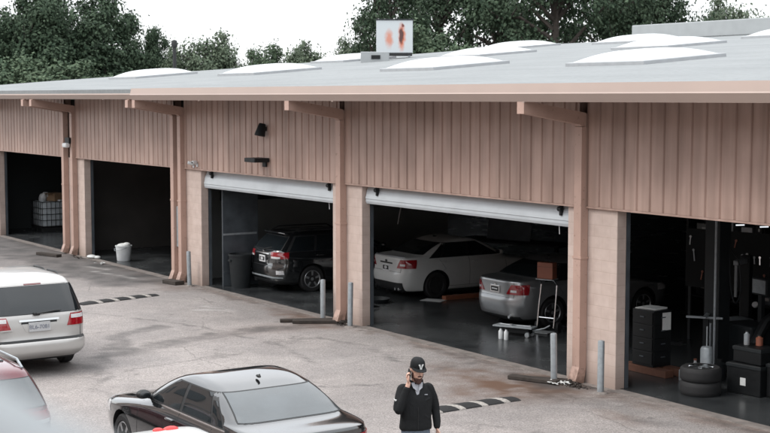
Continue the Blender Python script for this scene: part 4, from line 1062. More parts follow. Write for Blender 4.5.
build_car('station_wagon', 'black station wagon with bright tail lamps parked in the left bay', (-13.12, 3.28, 0), R(88), S_ob,
          WAG := dict(paint=M['paint_black'], r=.345, axles=(1.36, -1.38), track=.88, sill=.34, wind=(1.05, 1.46, .9), rearwin=(1.10, 1.44, .90),
               dlo=(1.06, 1.46, lambda z: lin(1.06, -2.10, 1.46, -1.80)(z), lambda z: lin(1.06, .78, 1.46, .02)(z)),
               sidewin=[(1.075, 1.445, lambda z: -.25, lambda z: lin(1.06, .70, 1.46, -.02)(z)), (1.075, 1.445, lambda z: lin(1.06, -1.25, 1.46, -1.15)(z), lambda z: -.33), (1.075, 1.43, lambda z: lin(1.06, -2.02, 1.46, -1.74)(z), lambda z: lin(1.06, -1.32, 1.46, -1.22)(z))],
               seams=[[(.95, .40), (.9, 1.0)], [(-.29, .36), (-.29, 1.05)], [(-1.33, .75), (-1.28, 1.04)]], rear_lines=[(-.66, .66, .70, .008)], rear_vlines=[(.66, .70, 1.05)],
               tail=(.90, 1.06, .46, -2.02), tail_clear=(.90, .95, .48, None), tail_clear_y1=.76, head=(.70, .84, .55, 1.85), mirror=(.72, 1.08), handles=[(-.12, .94), (-1.15, .96)], plate=(.86, .32, .17),
               plate_mat=M['plate'], plate_fn=dark_plate('plate', 'trim', True), rim=M['rim'], spokes=5, cat='station wagon', extra=[wagon_extra, exhaust([.5])]))
build_red()
# minivan
van = [(.26, 2.3, -2.34, .82, 8), (.32, 2.42, -2.44, .89, 8), (.38, 2.50, -2.52, .94, 8), (.45, 2.53, -2.56, .965, 8), (.56, 2.54, -2.565, .972, 8), (.62, 2.53, -2.545, .975, 8), (.66, 2.50, -2.47, .976, 8), (.75, 2.44, -2.455, .976, 8.5), (.88, 2.22, -2.45, .972, 8.5), (.98, 1.85, -2.44, .962, 8.5),
       (1.05, 1.55, -2.43, .95, 8.5), (1.10, 1.42, -2.41, .935, 9), (1.20, 1.22, -2.36, .91, 9), (1.40, .85, -2.245, .855, 9), (1.55, .55, -2.15, .81, 9), (1.62, .38, -2.10, .78, 8), (1.68, .15, -2.02, .73, 7), (1.72, -.15, -1.85, .64, 6), (1.745, -.5, -1.5, .48, 5), (1.755, -.8, -1.1, .2, 3)]
def van_extra(t, S, body):
    for sd in (1, -1):
        for x0, x1 in ((-.30, -1.02), (-1.02, -1.72)):
            ob('roof_rail', MB().tube([(x0, sd * .66, 1.68), (x0 - .10, sd * .66, 1.735), (x1 + .10, sd * .64, 1.745), (x1, sd * .64, 1.69)], .018, 8), M['trim'], t, True)
    ob('plate_recess', S.patch(MB(), zr(.80, 1.00, 5), lambda z: S.phi_rear(.25 + (z - .8) * .5, z), lambda z: S.phi_rear(-.25 - (z - .8) * .5, z), .005, 12), M['paint_silver_white'], t, True)
    ob('tailgate_handle', S.patch(MB(), zr(.985, 1.02, 3), lambda z: S.phi_rear(.37, z), lambda z: S.phi_rear(-.37, z), .016, 12), M['chrome'], t, True)
    ob('handle_shade_strip', S.patch(MB(), zr(.945, .984, 3), lambda z: S.phi_rear(.33, z), lambda z: S.phi_rear(-.33, z), .008, 12), M['trim'], t, True)  # dark strip drawn in place of the shade under the handle
    ob('bumper_step', S.patch(MB(), [.628, .645, .658], lambda z: S.phi_rear(.86, z), lambda z: S.phi_rear(-.86, z), .006, 24), M['trim'], t, True)
    ob('wiper', MB().tube([(-2.46, .05, 1.12), (-2.44, -.30, 1.15), (-2.43, -.42, 1.15)], [.02, .014, .008], 6).box((-2.46, -.02, 1.09), (-2.40, .10, 1.14), bev=.01), M['trim'], t)
    ob('brake_lamp', S.patch(MB(), zr(1.60, 1.622, 3), lambda z: S.phi_rear(.16, z), lambda z: S.phi_rear(-.16, z), .010, 8), M['tail_dark'], t)
    ob('roof_spoiler', S.patch(MB(), zr(1.60, 1.66, 4), lambda z: S.phi_rear(.64, z), lambda z: S.phi_rear(-.64, z), .006, 18), M['paint_silver_white'], t, True)
    ob('model_badge', MB().box((-2.468, .50, .84), (-2.455, .72, .865)), M['chrome'], t)
M['paint_silver_white'] = mat('silver_white_paint', (.45, .44, .425), .3, .25, .03, 3, coat=.7, rvar=.05)
S_vn = Shell(van)
build_car('minivan', 'silver white minivan with dark rear window and roof rails, tail toward us', (-8.24, -7.70, 0), R(180), S_vn,
          dict(paint=M['paint_silver_white'], r=.34, axles=(1.52, -1.48), track=.92, sill=.30, wind=(1.13, 1.60, .9), rearwin=(1.105, 1.59, .93),
               dlo=(1.10, 1.57, lambda z: lin(1.10, -2.22, 1.57, -2.0)(z), lambda z: lin(1.10, 1.15, 1.57, .32)(z)),
               sidewin=[(1.115, 1.555, lambda z: .05, lambda z: lin(1.10, 1.05, 1.57, .26)(z)), (1.115, 1.555, lambda z: -1.02, lambda z: -.03), (1.115, 1.54, lambda z: lin(1.10, -2.12, 1.57, -1.92)(z), lambda z: -1.10)],
               seams=[[(1.05, .35), (1.05, 1.08)], [(0.0, .3), (0.0, 1.08)], [(-1.08, .3), (-1.08, 1.08)], [(-1.1, .98), (-2.2, .98)]], rear_lines=[], rear_vlines=[(.79, .66, 1.08)],
               tail=(.86, 1.075, .52, -2.16), tail_slant=.35, tail_taper=.25, tail_clear=(.985, 1.055, .60, -2.20), head=(.72, .86, .6, 2.0), mirror=(1.02, 1.12), handles=[(.2, 1.0), (-.15, 1.0)], plate=(.885, .40, .17),
               plate_mat=M['plate_dull'], plate_fn=text_plate('BL6-7081'), rearglass=M['glass'], cat='minivan', extra=[van_extra]))

# ------------------------------------------------------------------ the man on the phone
def remesh(mb, voxel, name, m, smooth=6, folds=0):
    me = mb.mesh('tmp', [m]); o = bpy.data.objects.new('tmp', me); COL.objects.link(o)
    md = o.modifiers.new('r', 'REMESH'); md.mode = 'VOXEL'; md.voxel_size = voxel; md.use_smooth_shade = True
    if folds:
        tx = bpy.data.textures.new('folds', 'CLOUDS'); tx.noise_scale = .16; tx.noise_depth = 3
        dm = o.modifiers.new('d', 'DISPLACE'); dm.texture = tx; dm.strength = folds; dm.mid_level = .5; dm.texture_coords = 'LOCAL'
    if smooth:
        s2 = o.modifiers.new('s', 'SMOOTH'); s2.factor = .5; s2.iterations = smooth
    dg = bpy.context.evaluated_depsgraph_get(); dg.update()
    em = bpy.data.meshes.new_from_object(o.evaluated_get(dg)); em.name = name
    bpy.data.objects.remove(o)
    em.polygons.foreach_set('use_smooth', [True] * len(em.polygons))
    return em
def curve(pts, n=6):
    """Catmull-Rom through (x,y,z,r) points"""
    P = [np.array(p, float) for p in pts]; P = [2 * P[0] - P[1]] + P + [2 * P[-1] - P[-2]]
    out = []
    for i in range(1, len(P) - 2):
        for k in range(n):
            t = k / n
            out.append(.5 * (2 * P[i] + (P[i + 1] - P[i - 1]) * t + (2 * P[i - 1] - 5 * P[i] + 4 * P[i + 1] - P[i + 2]) * t * t + (3 * P[i] - P[i - 1] - 3 * P[i + 1] + P[i + 2]) * t**3))
    out.append(P[-2]); return out
def limb(mb, pts, n=14):
    c = curve(pts); mb.tube([p[:3] for p in c], [p[3] for p in c], n); 
    mb.ell(c[0][:3], (c[0][3],) * 3, nu=12, nv=8); mb.ell(c[-1][:3], (c[-1][3],) * 3, nu=12, nv=8)
def loft(mb, rings, n=28):
    """rings: (z, cx, cy, rx, ry) ellipses"""
    c = curve([(r[0], r[1], r[2], r[3]) for r in rings], 4); c2 = curve([(r[4], 0, 0, 0) for r in rings], 4)
    vs = []
    for a, b in zip(c, c2):
        for k in range(n):
            t = 2 * math.pi * k / n; ct, st = math.cos(t), math.sin(t)
            vs.append((a[1] + a[3] * math.copysign(abs(ct) ** .85, ct), a[2] + b[0] * math.copysign(abs(st) ** .85, st), a[0]))
    m = len(c)
    mb.add(vs, [(i * n + k, i * n + (k + 1) % n, (i + 1) * n + (k + 1) % n, (i + 1) * n + k) for i in range(m - 1) for k in range(n)] + [list(range(n))[::-1], [(m - 1) * n + k for k in range(n)]])

def build_person():
    # local frame: +x faces forward, +y is his left, z up
    t = thing('person', 'bearded man in black jacket and cap talking on a phone on the asphalt', 'person', (4.33, -6.50, 0), R(-22))
    # head frame: turned a little to his left and bowed
    HT = Matrix.Translation((.03, 0, 1.50)) @ Matrix.Rotation(R(10), 4, 'Z') @ Matrix.Rotation(R(14), 4, 'Y')
    def hb():
        h = MB()
        h.ell((.0, 0, .165), (.098, .078, .118), 0, HT, 24, 16)      # skull
        h.ell((.035, 0, .095), (.062, .062, .085), 0, HT, 18, 12)    # face
        h.ell((.062, 0, .035), (.030, .036, .026), 0, HT, 12, 8)     # chin
        h.ell((.09, 0, .165), (.016, .052, .014), 0, HT, 12, 8)      # brow
        h.add([(.085, -.010, .155), (.085, .010, .155), (.088, .019, .10), (.088, -.019, .10), (.122, 0, .105)], [(0, 1, 4), (1, 2, 4), (2, 3, 4), (3, 0, 4), (0, 3, 2, 1)], 0, HT)  # nose
        h.ell((.104, 0, .108), (.014, .013, .010), 0, HT, 10, 8)
        for s in (1, -1):
            h.ell((.072, s * .034, .118), (.022, .022, .02), 0, HT, 10, 8)   # cheek
            h.ell((-.005, s * .080, .135), (.026, .010, .034), 0, HT, 12, 8)  # ear
        h.ell((.090, 0, .072), (.016, .026, .007), 0, HT, 10, 8); h.ell((.088, 0, .060), (.015, .022, .008), 0, HT, 10, 8)  # lips
        limb(h, [(.0, 0, 1.40, .062), (.01, 0, 1.48, .058), (.03, 0, 1.56, .06)])   # neck
        return h
    B = hb()
    loft(B, [(.86, 0, 0, .10, .15), (.95, 0, 0, .11, .155), (1.08, .01, 0, .10, .14), (1.22, .01, 0, .10, .15), (1.34, 0, 0, .085, .14), (1.44, -.005, 0, .06, .09)])
    # arms: right one bent up to the ear, left one hanging
    rs, re, rw = (-.005, -.155, 1.37), (.088, -.240, 1.14), (.115, -.115, 1.475)
    ls, le, lw = (-.005, .155, 1.37), (-.03, .258, 1.12), (.035, .265, .885)
    limb(B, [(*rs, .045), (.05, -.213, 1.255, .042), (*re, .038), (.108, -.185, 1.28, .036), (*rw, .027)]); limb(B, [(*ls, .045), (-.02, .223, 1.25, .042), (*le, .038), (.0, .267, 1.0, .034), (*lw, .028)])
    # legs mid-stride
    hipR, knR, anR = (.0, -.09, .88), (.12, -.10, .49), (.10, -.10, .09)
    hipL, knL, anL = (.0, .09, .88), (-.02, .10, .49), (-.16, .10, .10)
    for a, k, f in ((hipR, knR, anR), (hipL, knL, anL)): limb(B, [(*a, .085), (*k, .056), (*f, .04)])
    # hands
    def hand(mb, wrist, T, curl, thumb):
        """palm along local +z from the wrist, palm faces +x, thumb on side +y*thumb"""
        mb.ell((0.004, 0, .05), (.016, .040, .052), 0, T, 14, 10)
        for i, (y, L) in enumerate([(-.031, .060), (-.011, .074), (.010, .080), (.030, .072)]):
            y *= thumb; p = [(0, y, .085, .0095)]; a = 0; x, z = 0, .085
            for seg, f in enumerate((.45, .32, .23)):
                a += curl[seg] * (1 + .12 * (i - 1.5)); x += L * f * math.sin(a); z += L * f * math.cos(a); p.append((x, y * (1 + .05 * seg), z, .0090 - .0012 * seg))
            q = [(*(T @ Vector(v[:3])), v[3]) for v in p]; limb(mb, q, 10)
        p = [(0.005, .030 * thumb, .02, .013), (.020, .052 * thumb, .048, .0115), (.030, .058 * thumb, .075, .010), (.036, .052 * thumb, .096, .0085)]
        limb(mb, [(*(T @ Vector(v[:3])), v[3]) for v in p], 10)
    # left hand hangs, relaxed
    TL = Matrix.Translation(Vector(lw) + Vector((0, 0, -.0))) @ Matrix.Rotation(R(180), 4, 'X') @ Matrix.Rotation(R(75), 4, 'Z')
    TL = Matrix.Translation(lw) @ Matrix(((0, 1, 0, 0), (-1, 0, 0, 0), (0, 0, 1, 0), (0, 0, 0, 1))) @ Matrix.Rotation(R(180), 4, 'X') if False else Matrix.Translation(lw) @ Matrix.Rotation(R(180), 4, 'Y') @ Matrix.Rotation(R(90), 4, 'Z')
    hand(B, lw, TL, (.35, .5, .5), 1)
    # right hand at the ear: fingers up, palm toward the head (+y)
    TR = Matrix.Translation(rw) @ Matrix.Rotation(R(-8), 4, 'Y') @ Matrix.Rotation(R(14), 4, 'X') @ Matrix.Rotation(R(70), 4, 'Z')
    hand(B, rw, TR, (.45, .75, .55), -1)
    me = remesh(B, .0055, 'body', M['skin'], 3)
    ob('body', me, None, t)
    # eyes under the brim
    for s in (1, -1):
        ob('eye', MB().ell((.086, s * .032, .148), (.011, .013, .010), 0, HT, 12, 8), M['paper'], t, True)
        ob('pupil', MB().ell((.096, s * .032, .147), (.004, .006, .006), 0, HT, 10, 6), M['trim'], t, True)
    # beard, moustache, side hair
    H = MB()
    H.ell((.055, 0, .032), (.050, .056, .040), 0, HT, 20, 12); H.ell((.075, 0, .008), (.036, .040, .036), 0, HT, 16, 10)
    H.ell((.097, 0, .084), (.014, .034, .010), 0, HT, 14, 8)
    for s in (1, -1):
        H.ell((.022, s * .066, .075), (.024, .014, .050), 0, HT, 12, 10)
        H.ell((-.03, s * .066, .15), (.04, .020, .05), 0, HT, 12, 10)
    H.ell((-.05, 0, .15), (.055, .066, .075), 0, HT, 16, 10)
    ob('hair', remesh(H, .006, 'hair', M['hair'], 2), None, t)
    # cap
    C_ = MB(); prof = [(.104, .165), (.106, .19), (.104, .22), (.095, .255), (.072, .280), (.035, .293), (0, .296)]
    n = 28
    C_.lathe(prof, n, 0, HT @ Matrix.Scale(.86, 4, (0, 1, 0)))
    cap = ob('cap', C_, M['cloth_black'], t, True, 60)
    V = MB(); vs = []
    for j, rr in enumerate((0, 1)):
        for lay in (0, -.007):
            for k in range(15):
                a = R(-72 + 144 * k / 14); ext = .085 * math.cos(a * .95) if rr else 0
                vs.append((.103 * math.cos(a) + ext, .090 * math.sin(a) * (1 + .06 * rr), .190 - .004 * rr - .010 * rr * (1 - math.cos(a)) + lay - .008 * rr * abs(math.sin(a))))
    fs = []
    for k in range(14): fs += [(k, k + 1, 31 + k, 30 + k), (15 + k, 45 + k, 46 + k, 16 + k), (30 + k, 31 + k, 46 + k, 45 + k)]
    V.add(vs, fs, 0, HT); ob('visor', V, M['cloth_black'], cap, True, 60)
    E_ = MB(); T = HT @ Matrix.Translation((.1045, 0, .222)) @ Matrix.Rotation(R(-12), 4, 'Y') @ Matrix.Scale(1.0, 4)
    for s in (1, -1):
        E_.add([(0, s * .030, .028), (0, s * .010, .028), (0, s * .001, -.028), (0, s * .011, -.028)], [(0, 1, 2, 3)] if s > 0 else [(3, 2, 1, 0)], 0, T @ Matrix.Translation((.002, 0, 0)))
        E_.add([(0, s * .034, .030), (0, s * .018, .030), (0, s * .018, .012), (0, s * .030, .012)], [(0, 1, 2, 3)] if s > 0 else [(3, 2, 1, 0)], 0, T @ Matrix.Translation((.003, 0, 0)))
    E_.box((.001, -.012, -.034), (.004, .012, -.024), 0, T)
    ob('cap_emblem', E_, M['paper'], cap)
    # jacket: torso + sleeves grown as one piece
    J = MB()
    loft(J, [(.875, .0, 0, .135, .203), (.92, .005, 0, .138, .205), (1.02, .012, 0, .132, .195), (1.16, .014, 0, .134, .20), (1.28, .008, 0, .130, .205), (1.37, -.004, 0, .112, .190), (1.42, -.01, 0, .095, .140), (1.455, -.008, 0, .076, .095), (1.485, -.005, 0, .068, .076)])
    limb(J, [(-.005, -.160, 1.375, .076), (.05, -.215, 1.255, .066), (.088, -.242, 1.135, .058), (.108, -.185, 1.28, .049), (.114, -.140, 1.40, .041)])
    limb(J, [(-.005, .160, 1.375, .076), (-.02, .225, 1.25, .064), (-.03, .260, 1.12, .056), (.0, .268, 1.0, .050), (.030, .266, .905, .043)])
    # soft folds
    for (a, b) in [((.10, .05, 1.22), (.12, .16, 1.28)), ((.10, -.12, 1.0), (.13, .03, .93)), ((.12, .02, 1.12), (.11, .15, 1.02)), ((.11, -.13, 1.26), (.13, .0, 1.16))]:
        limb(J, [(*a, .010), (*(np.array(a) * .5 + np.array(b) * .5 + np.array([.012, 0, 0])), .014), (*b, .008)], 8)
    jk = ob('jacket', remesh(J, .008, 'jacket', M['cloth_black'], 3, .016), None, t)
    # open collar with grey shirt and the zip line
    Cc = MB()
    for s in (1, -1):
        Cc.add([(.086, s * .012, 1.335), (.075, s * .085, 1.43), (.02, s * .085, 1.50), (.052, s * .040, 1.475), (.098, s * .016, 1.345), (.086, s * .094, 1.425), (.03, s * .094, 1.505), (.062, s * .042, 1.485)],
               [(0, 1, 2, 3), (7, 6, 5, 4), (0, 4, 5, 1), (1, 5, 6, 2), (2, 6, 7, 3), (3, 7, 4, 0)])
    Cc.v = [Vector((v.x * 1.02 + .004, v.y * .92, v.z)) for v in Cc.v]
    ob('collar', Cc, M['cloth_black'], jk, True, 40)
    Sh = MB(); Sh.add([(.128, 0, 1.29), (.116, .026, 1.37), (.085, .045, 1.455), (.085, -.045, 1.455), (.116, -.026, 1.37), (.07, 0, 1.25), (.03, .05, 1.45), (.03, -.05, 1.45)], [(0, 1, 4), (1, 2, 3, 4), (0, 5, 6, 2, 1), (0, 4, 3, 7, 5), (2, 6, 7, 3)])
    for s in (1, -1): Sh.add([(.122, s * .008, 1.375), (.110, s * .058, 1.42), (.072, s * .072, 1.47), (.074, s * .034, 1.475), (.134, s * .008, 1.375), (.122, s * .060, 1.418), (.082, s * .075, 1.474), (.086, s * .034, 1.478)], [(0, 1, 2, 3), (7, 6, 5, 4), (0, 4, 5, 1), (1, 5, 6, 2), (2, 6, 7, 3), (3, 7, 4, 0)])
    ob('shirt_collar', Sh, M['shirt'], t, True, 40)
    ob('zip', MB().tube([(.131, 0, 1.26), (.152, .0, 1.15), (.148, .0, 1.02), (.146, .0, .89)], .003, 6), M['trim'], jk)
    ob('sleeve_mark', MB().box((-.02, -.300, 1.255), (.06, -.270, 1.272), 0, Matrix.Translation((.035, .02, 0))), M['paper'], jk)
    ob('chest_mark', MB().box((.128, .085, 1.325), (.134, .125, 1.333)), M['shirt'], jk)
    # trousers, shoes
    Tr = MB()
    loft(Tr, [(.80, 0, 0, .115, .165), (.88, 0, 0, .122, .175), (.96, 0, 0, .115, .165)])
    for a, k, f in ((hipR, knR, anR), (hipL, knL, anL)):
        limb(Tr, [(a[0], a[1], a[2] - .02, .098), ((a[0] + k[0]) / 2 + .01, (a[1] + k[1]) / 2, (a[2] + k[2]) / 2, .086), (*k, .070), ((f[0] + k[0]) / 2 - .01, f[1], (f[2] + k[2]) / 2, .066), (f[0] - .005, f[1], f[2] - .01, .058)])
    ob('trousers', remesh(Tr, .010, 'trousers', M['jeans'], 3, .012), None, t)
    for f in (anR, anL):
        s = MB(); s.ell((f[0] + .06, f[1], .045), (.14, .048, .045), nu=18, nv=10); s.ell((f[0] - .01, f[1], .07), (.062, .046, .06), nu=14, nv=10); s.box((f[0] - .075, f[1] - .045, .0), (f[0] + .19, f[1] + .045, .022), bev=.01)
        ob('shoe', remesh(s, .008, 'shoe', M['shoe'], 2), None, t)
    # the phone he holds
    P = Matrix.Translation((.075, -.098, 1.575)) @ Matrix.Rotation(R(30), 4, 'Y') @ Matrix.Rotation(R(12), 4, 'Z')
    ph = thing('phone', 'black mobile phone held to the ear of the man in the cap', 'phone', t.location, t.rotation_euler.z)
    ob('case', MB().box((-.036, -.006, -.075), (.036, .004, .075), 0, P, bev=.004), M['black'], ph)
    ob('screen', MB().box((-.033, .0041, -.070), (.033, .0055, .070), 0, P), M['glass'], ph)
build_person()

# ------------------------------------------------------------------ things inside the bays
def interior():
    # caged liquid tank, far left bay
    t = thing('tank', 'white caged liquid tank on a pallet in the farthest bay', 'tank', (-32.15, 2.2, .02), R(0))
    ob('bottle', MB().box((-.56, -.46, .17), (.56, .46, 1.10), bev=.06), M['tank'], t, True)
    cg = MB()
    for z in (.2, .42, .64, .86, 1.10): cg.tube([(-.6, -.5, z), (.6, -.5, z), (.6, .5, z), (-.6, .5, z), (-.6, -.5, z)], .013, 6)
    for k in range(7):
        u = -.6 + 1.2 * k / 6; v = -.5 + k / 6
        for y in (-.5, .5): cg.tube([(u, y, .14), (u, y, 1.11)], .011, 6)
        for x in (-.6, .6): cg.tube([(x, v, .14), (x, v, 1.11)], .011, 6)
    ob('cage', cg, M['trim'], t)
    pl = MB().box((-.6, -.5, .10), (.6, .5, .14))
    for x in (-.6, -.07, .46): pl.box((x, -.5, 0), (x + .14, .5, .098))
    ob('pallet_base', pl, M['trim'], t)
    ob('cap', MB().lathe([(0, 1.10), (.12, 1.10), (.12, 1.15), (0, 1.16)], 18), M['trim'], t)
    t = thing('jug', 'crumpled white plastic jug on top of the caged tank', 'jug', (-32.25, 1.95, 1.135))
    ob('jug_body', MB().lathe([(0, 0), (.12, 0), (.15, .06), (.14, .24), (.05, .33), (.045, .38), (0, .39)], 12, 0, Matrix.Rotation(R(38), 4, 'Y')), M['white_pl'], t, True, 40)
    ob('handle', MB().tube([(.02, .06, .30), (.18, .14, .30), (.26, .12, .16)], .02, 8), M['white_pl'], t)
    t = thing('carton', 'brown cardboard carton beside the jug on the tank', 'carton', (-31.95, 2.35, 1.13), .3)
    ob('carton_body', MB().box((-.24, -.22, 0), (.24, .22, .30), bev=.006), M['brown'], t)
    ob('flap', MB().box((-.24, -.40, .285), (.24, -.221, .297)), M['brown'], t)
    t = thing('tray', 'flat white tray lying on the tank right of the carton', 'tray', (-31.72, 2.55, 1.135), .2)
    ob('tray_body', MB().box((-.14, -.2, 0), (.14, .2, .05), bev=.015), M['white_pl'], t)
    t = tag(ob('rag', MB().ell((0, 0, .07), (.22, .18, .10)).ell((.2, .1, .05), (.17, .12, .07)), M['white_pl'], None, True, loc=(-34.2, 2.2, .02)), 'white rag dropped on the floor at the far left', 'rag')
    # bucket in the second bay
    t = thing('bucket', 'white bucket standing alone in the dark second bay', 'bucket', (-21.35, .55, .02))
    ob('pail', MB().lathe([(0, .0), (.19, 0), (.205, .02), (.24, .44), (.255, .44), (.255, .47), (.22, .47), (.18, .03), (0, .03)], 24), M['white_pl'], t, True, 40)
    ob('rag_liner', MB().ell((0, 0, .47), (.20, .20, .07)).ell((.12, .05, .50), (.12, .12, .07)), M['paper'], t, True)
    ob('handle', MB().tube([(.25, 0, .42), (.24, -.2, .36), (0, -.29, .32), (-.24, -.2, .36), (-.25, 0, .42)], .008, 6), M['steel'], t)
    t = tag(ob('rag', MB().ell((0, 0, .05), (.22, .14, .06)).ell((.2, .1, .04), (.14, .10, .05)), M['paper'], None, True, loc=(-22.6, .02, .01)), 'dirty pale rag by the far brick pillar on the sill', 'rag')
    # third bay: steel door leaf and bin
    t = thing('steel_door', 'tall grey sheet steel door leaf standing open behind the pillar', 'door', (-14.45, .40, .02))
    ob('leaf', MB().box((-.03, 0, 0), (.03, 1.05, 2.95), bev=.006), M['grey_panel'], t)
    for z in (.35, 1.35, 2.4): ob('hinge', MB().box((.031, .02, z), (.05, 1.0, z + .05)), M['steel'] if z == 1.35 else M['grey_panel'], t)
    t = thing('trash_bin', 'dark grey trash bin in front of the open steel door leaf', 'bin', (-14.05, .72, .02))
    ob('bin_body', MB().lathe([(0, 0), (.25, 0), (.31, .84), (.33, .84), (.33, .89), (.29, .89), (.24, .04), (0, .04)], 20), M['dark'], t, True, 40)
    for s in (1, -1): ob('handle', MB().box((-.06, s * .31 - .03, .70), (.06, s * .31 + .03, .75), bev=.01), M['dark'], t)
    # double bay
    t = thing('hand_truck', 'chrome hand truck standing beside the silver sedan', 'hand truck', (-4.22, 2.86, .02), R(20))
    fr = MB()
    for s in (1, -1): fr.tube([(s * .20, -.05, .10), (s * .20, .02, .55), (s * .19, .10, 1.0), (s * .17, -.02, 1.12)], .018, 8)
    fr.tube([(-.17, -.02, 1.12), (.17, -.02, 1.12)], .018, 8)
    fr.tube([(-.2, .0, .3), (.2, .0, .3)], .014, 8)
    ob('frame', fr, M['chrome'], t)
    ob('toe_plate', MB().box((-.22, -.35, .012), (.22, -.04, .03)), M['steel'], t)
    for s in (1, -1): ob('wheel', MB().lathe([(0, -.03), (.10, -.03), (.115, 0), (.10, .03), (0, .03)], 20, 0, Matrix.Translation((s * .25, .08, .115)) @ Matrix.Rotation(R(90), 4, 'Y')), M['rubber'], t)
    tx, ty = -3.92, 2.30
    ob('shelf_plate', MB().box((-.2, -.14, 1.125), (.2, .14, 1.14)), M['steel'], t)
    tb = thing('tool_case', 'brown red tool case sitting on the chrome hand truck', 'tool case', (-4.22, 2.86, 1.16), R(20))
    tb.scale = (.72, .8, .92)
    ob('case', MB().box((-.26, -.12, 0), (.26, .12, .38), bev=.015), M['redbox'], tb)
    ob('handle', MB().tube([(-.08, 0, .38), (-.07, 0, .43), (.07, 0, .43), (.08, 0, .38)], .012, 8), M['black'], tb)
    ob('lid_gap', MB().box((-.262, -.122, .275), (.262, .122, .281)), M['trim'], tb)
    # floor jack with a long low tray; two white bottle shapes stand in for a floor reflection
    t = thing('floor_jack', 'low trolley jack with a flat grey top near the bay sill', 'jack', (-4.22, 2.0, .02), R(25))
    t.scale = (.82, .82, .9)
    ob('deck', MB().box((-.55, -.18, .20), (.55, .18, .235), bev=.008), M['steel'], t)
    ob('chassis', MB().box((-.34, -.12, .07), (.45, .12, .199), bev=.02), M['black'], t)
    for sx in (-.3, .42):
        for sy in (-.15, .15): ob('caster', MB().lathe([(0, -.03), (.06, -.03), (.06, .03), (0, .03)], 16, 0, Matrix.Translation((sx, sy, .06)) @ Matrix.Rotation(R(90), 4, 'X')), M['steel'], t)
    ob('lever', MB().tube([(.5, 0, .15), (.8, .05, .22), (.95, .06, .3)], .016, 8), M['steel'], t)
    for dx, dy, l in ((-.10, -.55, 'white bottle shape for a floor reflection, left before the jack'), (.10, -.5, 'white bottle shape for a floor reflection, right before the jack')):
        t = thing('bottle', l, 'bottle', (-4.0 + dx * .8, 1.68 + dy * .3, .02), 0, 'white reflection shapes before the jack')
        t.scale = (.75, .75, .72)
        ob('reflection_body', MB().lathe([(0, 0), (.06, 0), (.065, .02), (.065, .22), (.03, .27), (.03, .30), (0, .30)], 16), M['white_pl'], t, True, 40)
        ob('lid', MB().lathe([(0, .30), (.034, .30), (.034, .335), (0, .335)], 14), M['black'], t)
    for i, (x, y, a, l) in enumerate([(-4.02, 2.08, .6, 'chrome wrench lying on the jack deck, right end'), (-4.42, 1.92, .2, 'chrome ratchet lying mid deck on the jack')]):
        t = tag(ob('wrench', MB().box((-.16, -.015, 0), (.12, .015, .018), bev=.004).lathe([(0, 0), (.035, 0), (.035, .03), (0, .03)], 12, 0, Matrix.Translation((.14, 0, 0))), M['chrome'], None, loc=(x, y, .233), rotz=a), l, 'wrench')
    # orange arm of a drive-on lift and cardboard on the floor
    t = thing('car_ramp', 'low orange car ramp on the floor between the two sedans', 'ramp', (-9.15, 4.9, .02), R(86))
    ob('beam', MB().box((-1.1, -.09, .0), (1.1, .09, .10), bev=.01), M['orange'], t)
    ob('pad', MB().lathe([(0, .101), (.07, .101), (.07, .14), (0, .14)], 16, 0, Matrix.Translation((.9, 0, 0))), M['rubber'], t)
    t = tag(ob('paper_sheet', MB().box((-.28, -.2, 0), (.28, .2, .004)), M['paper'], None, loc=(-9.3, 3.55, .024), rotz=.5), 'white sheet of paper on the floor behind the pale sedan', 'paper')
    t = tag(ob('oil_pan', MB().lathe([(0, 0), (.28, 0), (.34, .10), (.32, .10), (.26, .02), (0, .02)], 24), M['dark'], None, True, 40, loc=(-9.8, 2.2, .021)), 'dark round oil pan on the floor behind the pale sedan', 'oil pan')
    # hanging work lamp hose, and a pale board
    t = thing('work_lamp', 'work lamp hanging on a curved hose above the pale sedan boot', 'lamp', (-11.25, 4.0, 4.9))
    ob('hose', MB().tube([(p[0], p[1], p[2]) for p in curve([(0, 0, 0, 0), (0, 0, -1.6, 0), (-.05, .05, -2.25, 0), (-.35, .1, -2.95, 0), (-.42, .1, -3.2, 0)], 6)], .02, 8), M['steel'], t, True)
    ob('head', MB().lathe([(0, 0), (.05, .0), (.06, .12), (0, .16)], 14, 0, Matrix.Translation((-.05, .05, -2.3))), M['chrome'], t, True)
    t = tag(ob('board', MB().box((-.75, -.02, 0), (.75, .02, 1.0), bev=.005), M['grey_panel'], None, loc=(-12.7, 8.6, .93), rotz=.3), 'grey board standing upright on a dark bench behind the sedans', 'board')
    t.rotation_euler.x = R(-12)
    t = thing('workbench', 'dark workbench along the back of the double bay', 'bench', (-12.6, 8.75, .02), .3)
    ob('bench_top', MB().box((-1.8, -.5, .84), (1.8, .5, .90)), M['dark'], t)
    for x in (-1.7, 1.6):
        for y in (-.45, .35): ob('leg', MB().box((x, y, 0), (x + .1, y + .1, .838)), M['dark'], t)
    # nearest bay
    t = thing('drawer_cabinet', 'tall black drawer cabinet with papers on top behind the near pillar', 'cabinet', (.18, 1.62, .155), R(0))
    ob('carcass', MB().box((-.27, -.22, 0), (.27, .22, 1.02), bev=.01), M['black'], t)
    for k in range(4):
        dr = ob('drawer', MB().box((.271, -.20, .05 + k * .24), (.285, .20, .27 + k * .24), bev=.004), M['black'], t)
        ob('handle', MB().box((.286, -.05, .17 + k * .24), (.30, .05, .188 + k * .24)), M['grey_panel'], dr)
    for k in range(4):
        dr = ob('drawer', MB().box((-.25, -.236, .05 + k * .24), (.25, -.221, .27 + k * .24), bev=.004), M['black'], t)
        ob('handle', MB().box((-.05, -.252, .17 + k * .24), (.05, -.237, .188 + k * .24)), M['grey_panel'], dr)
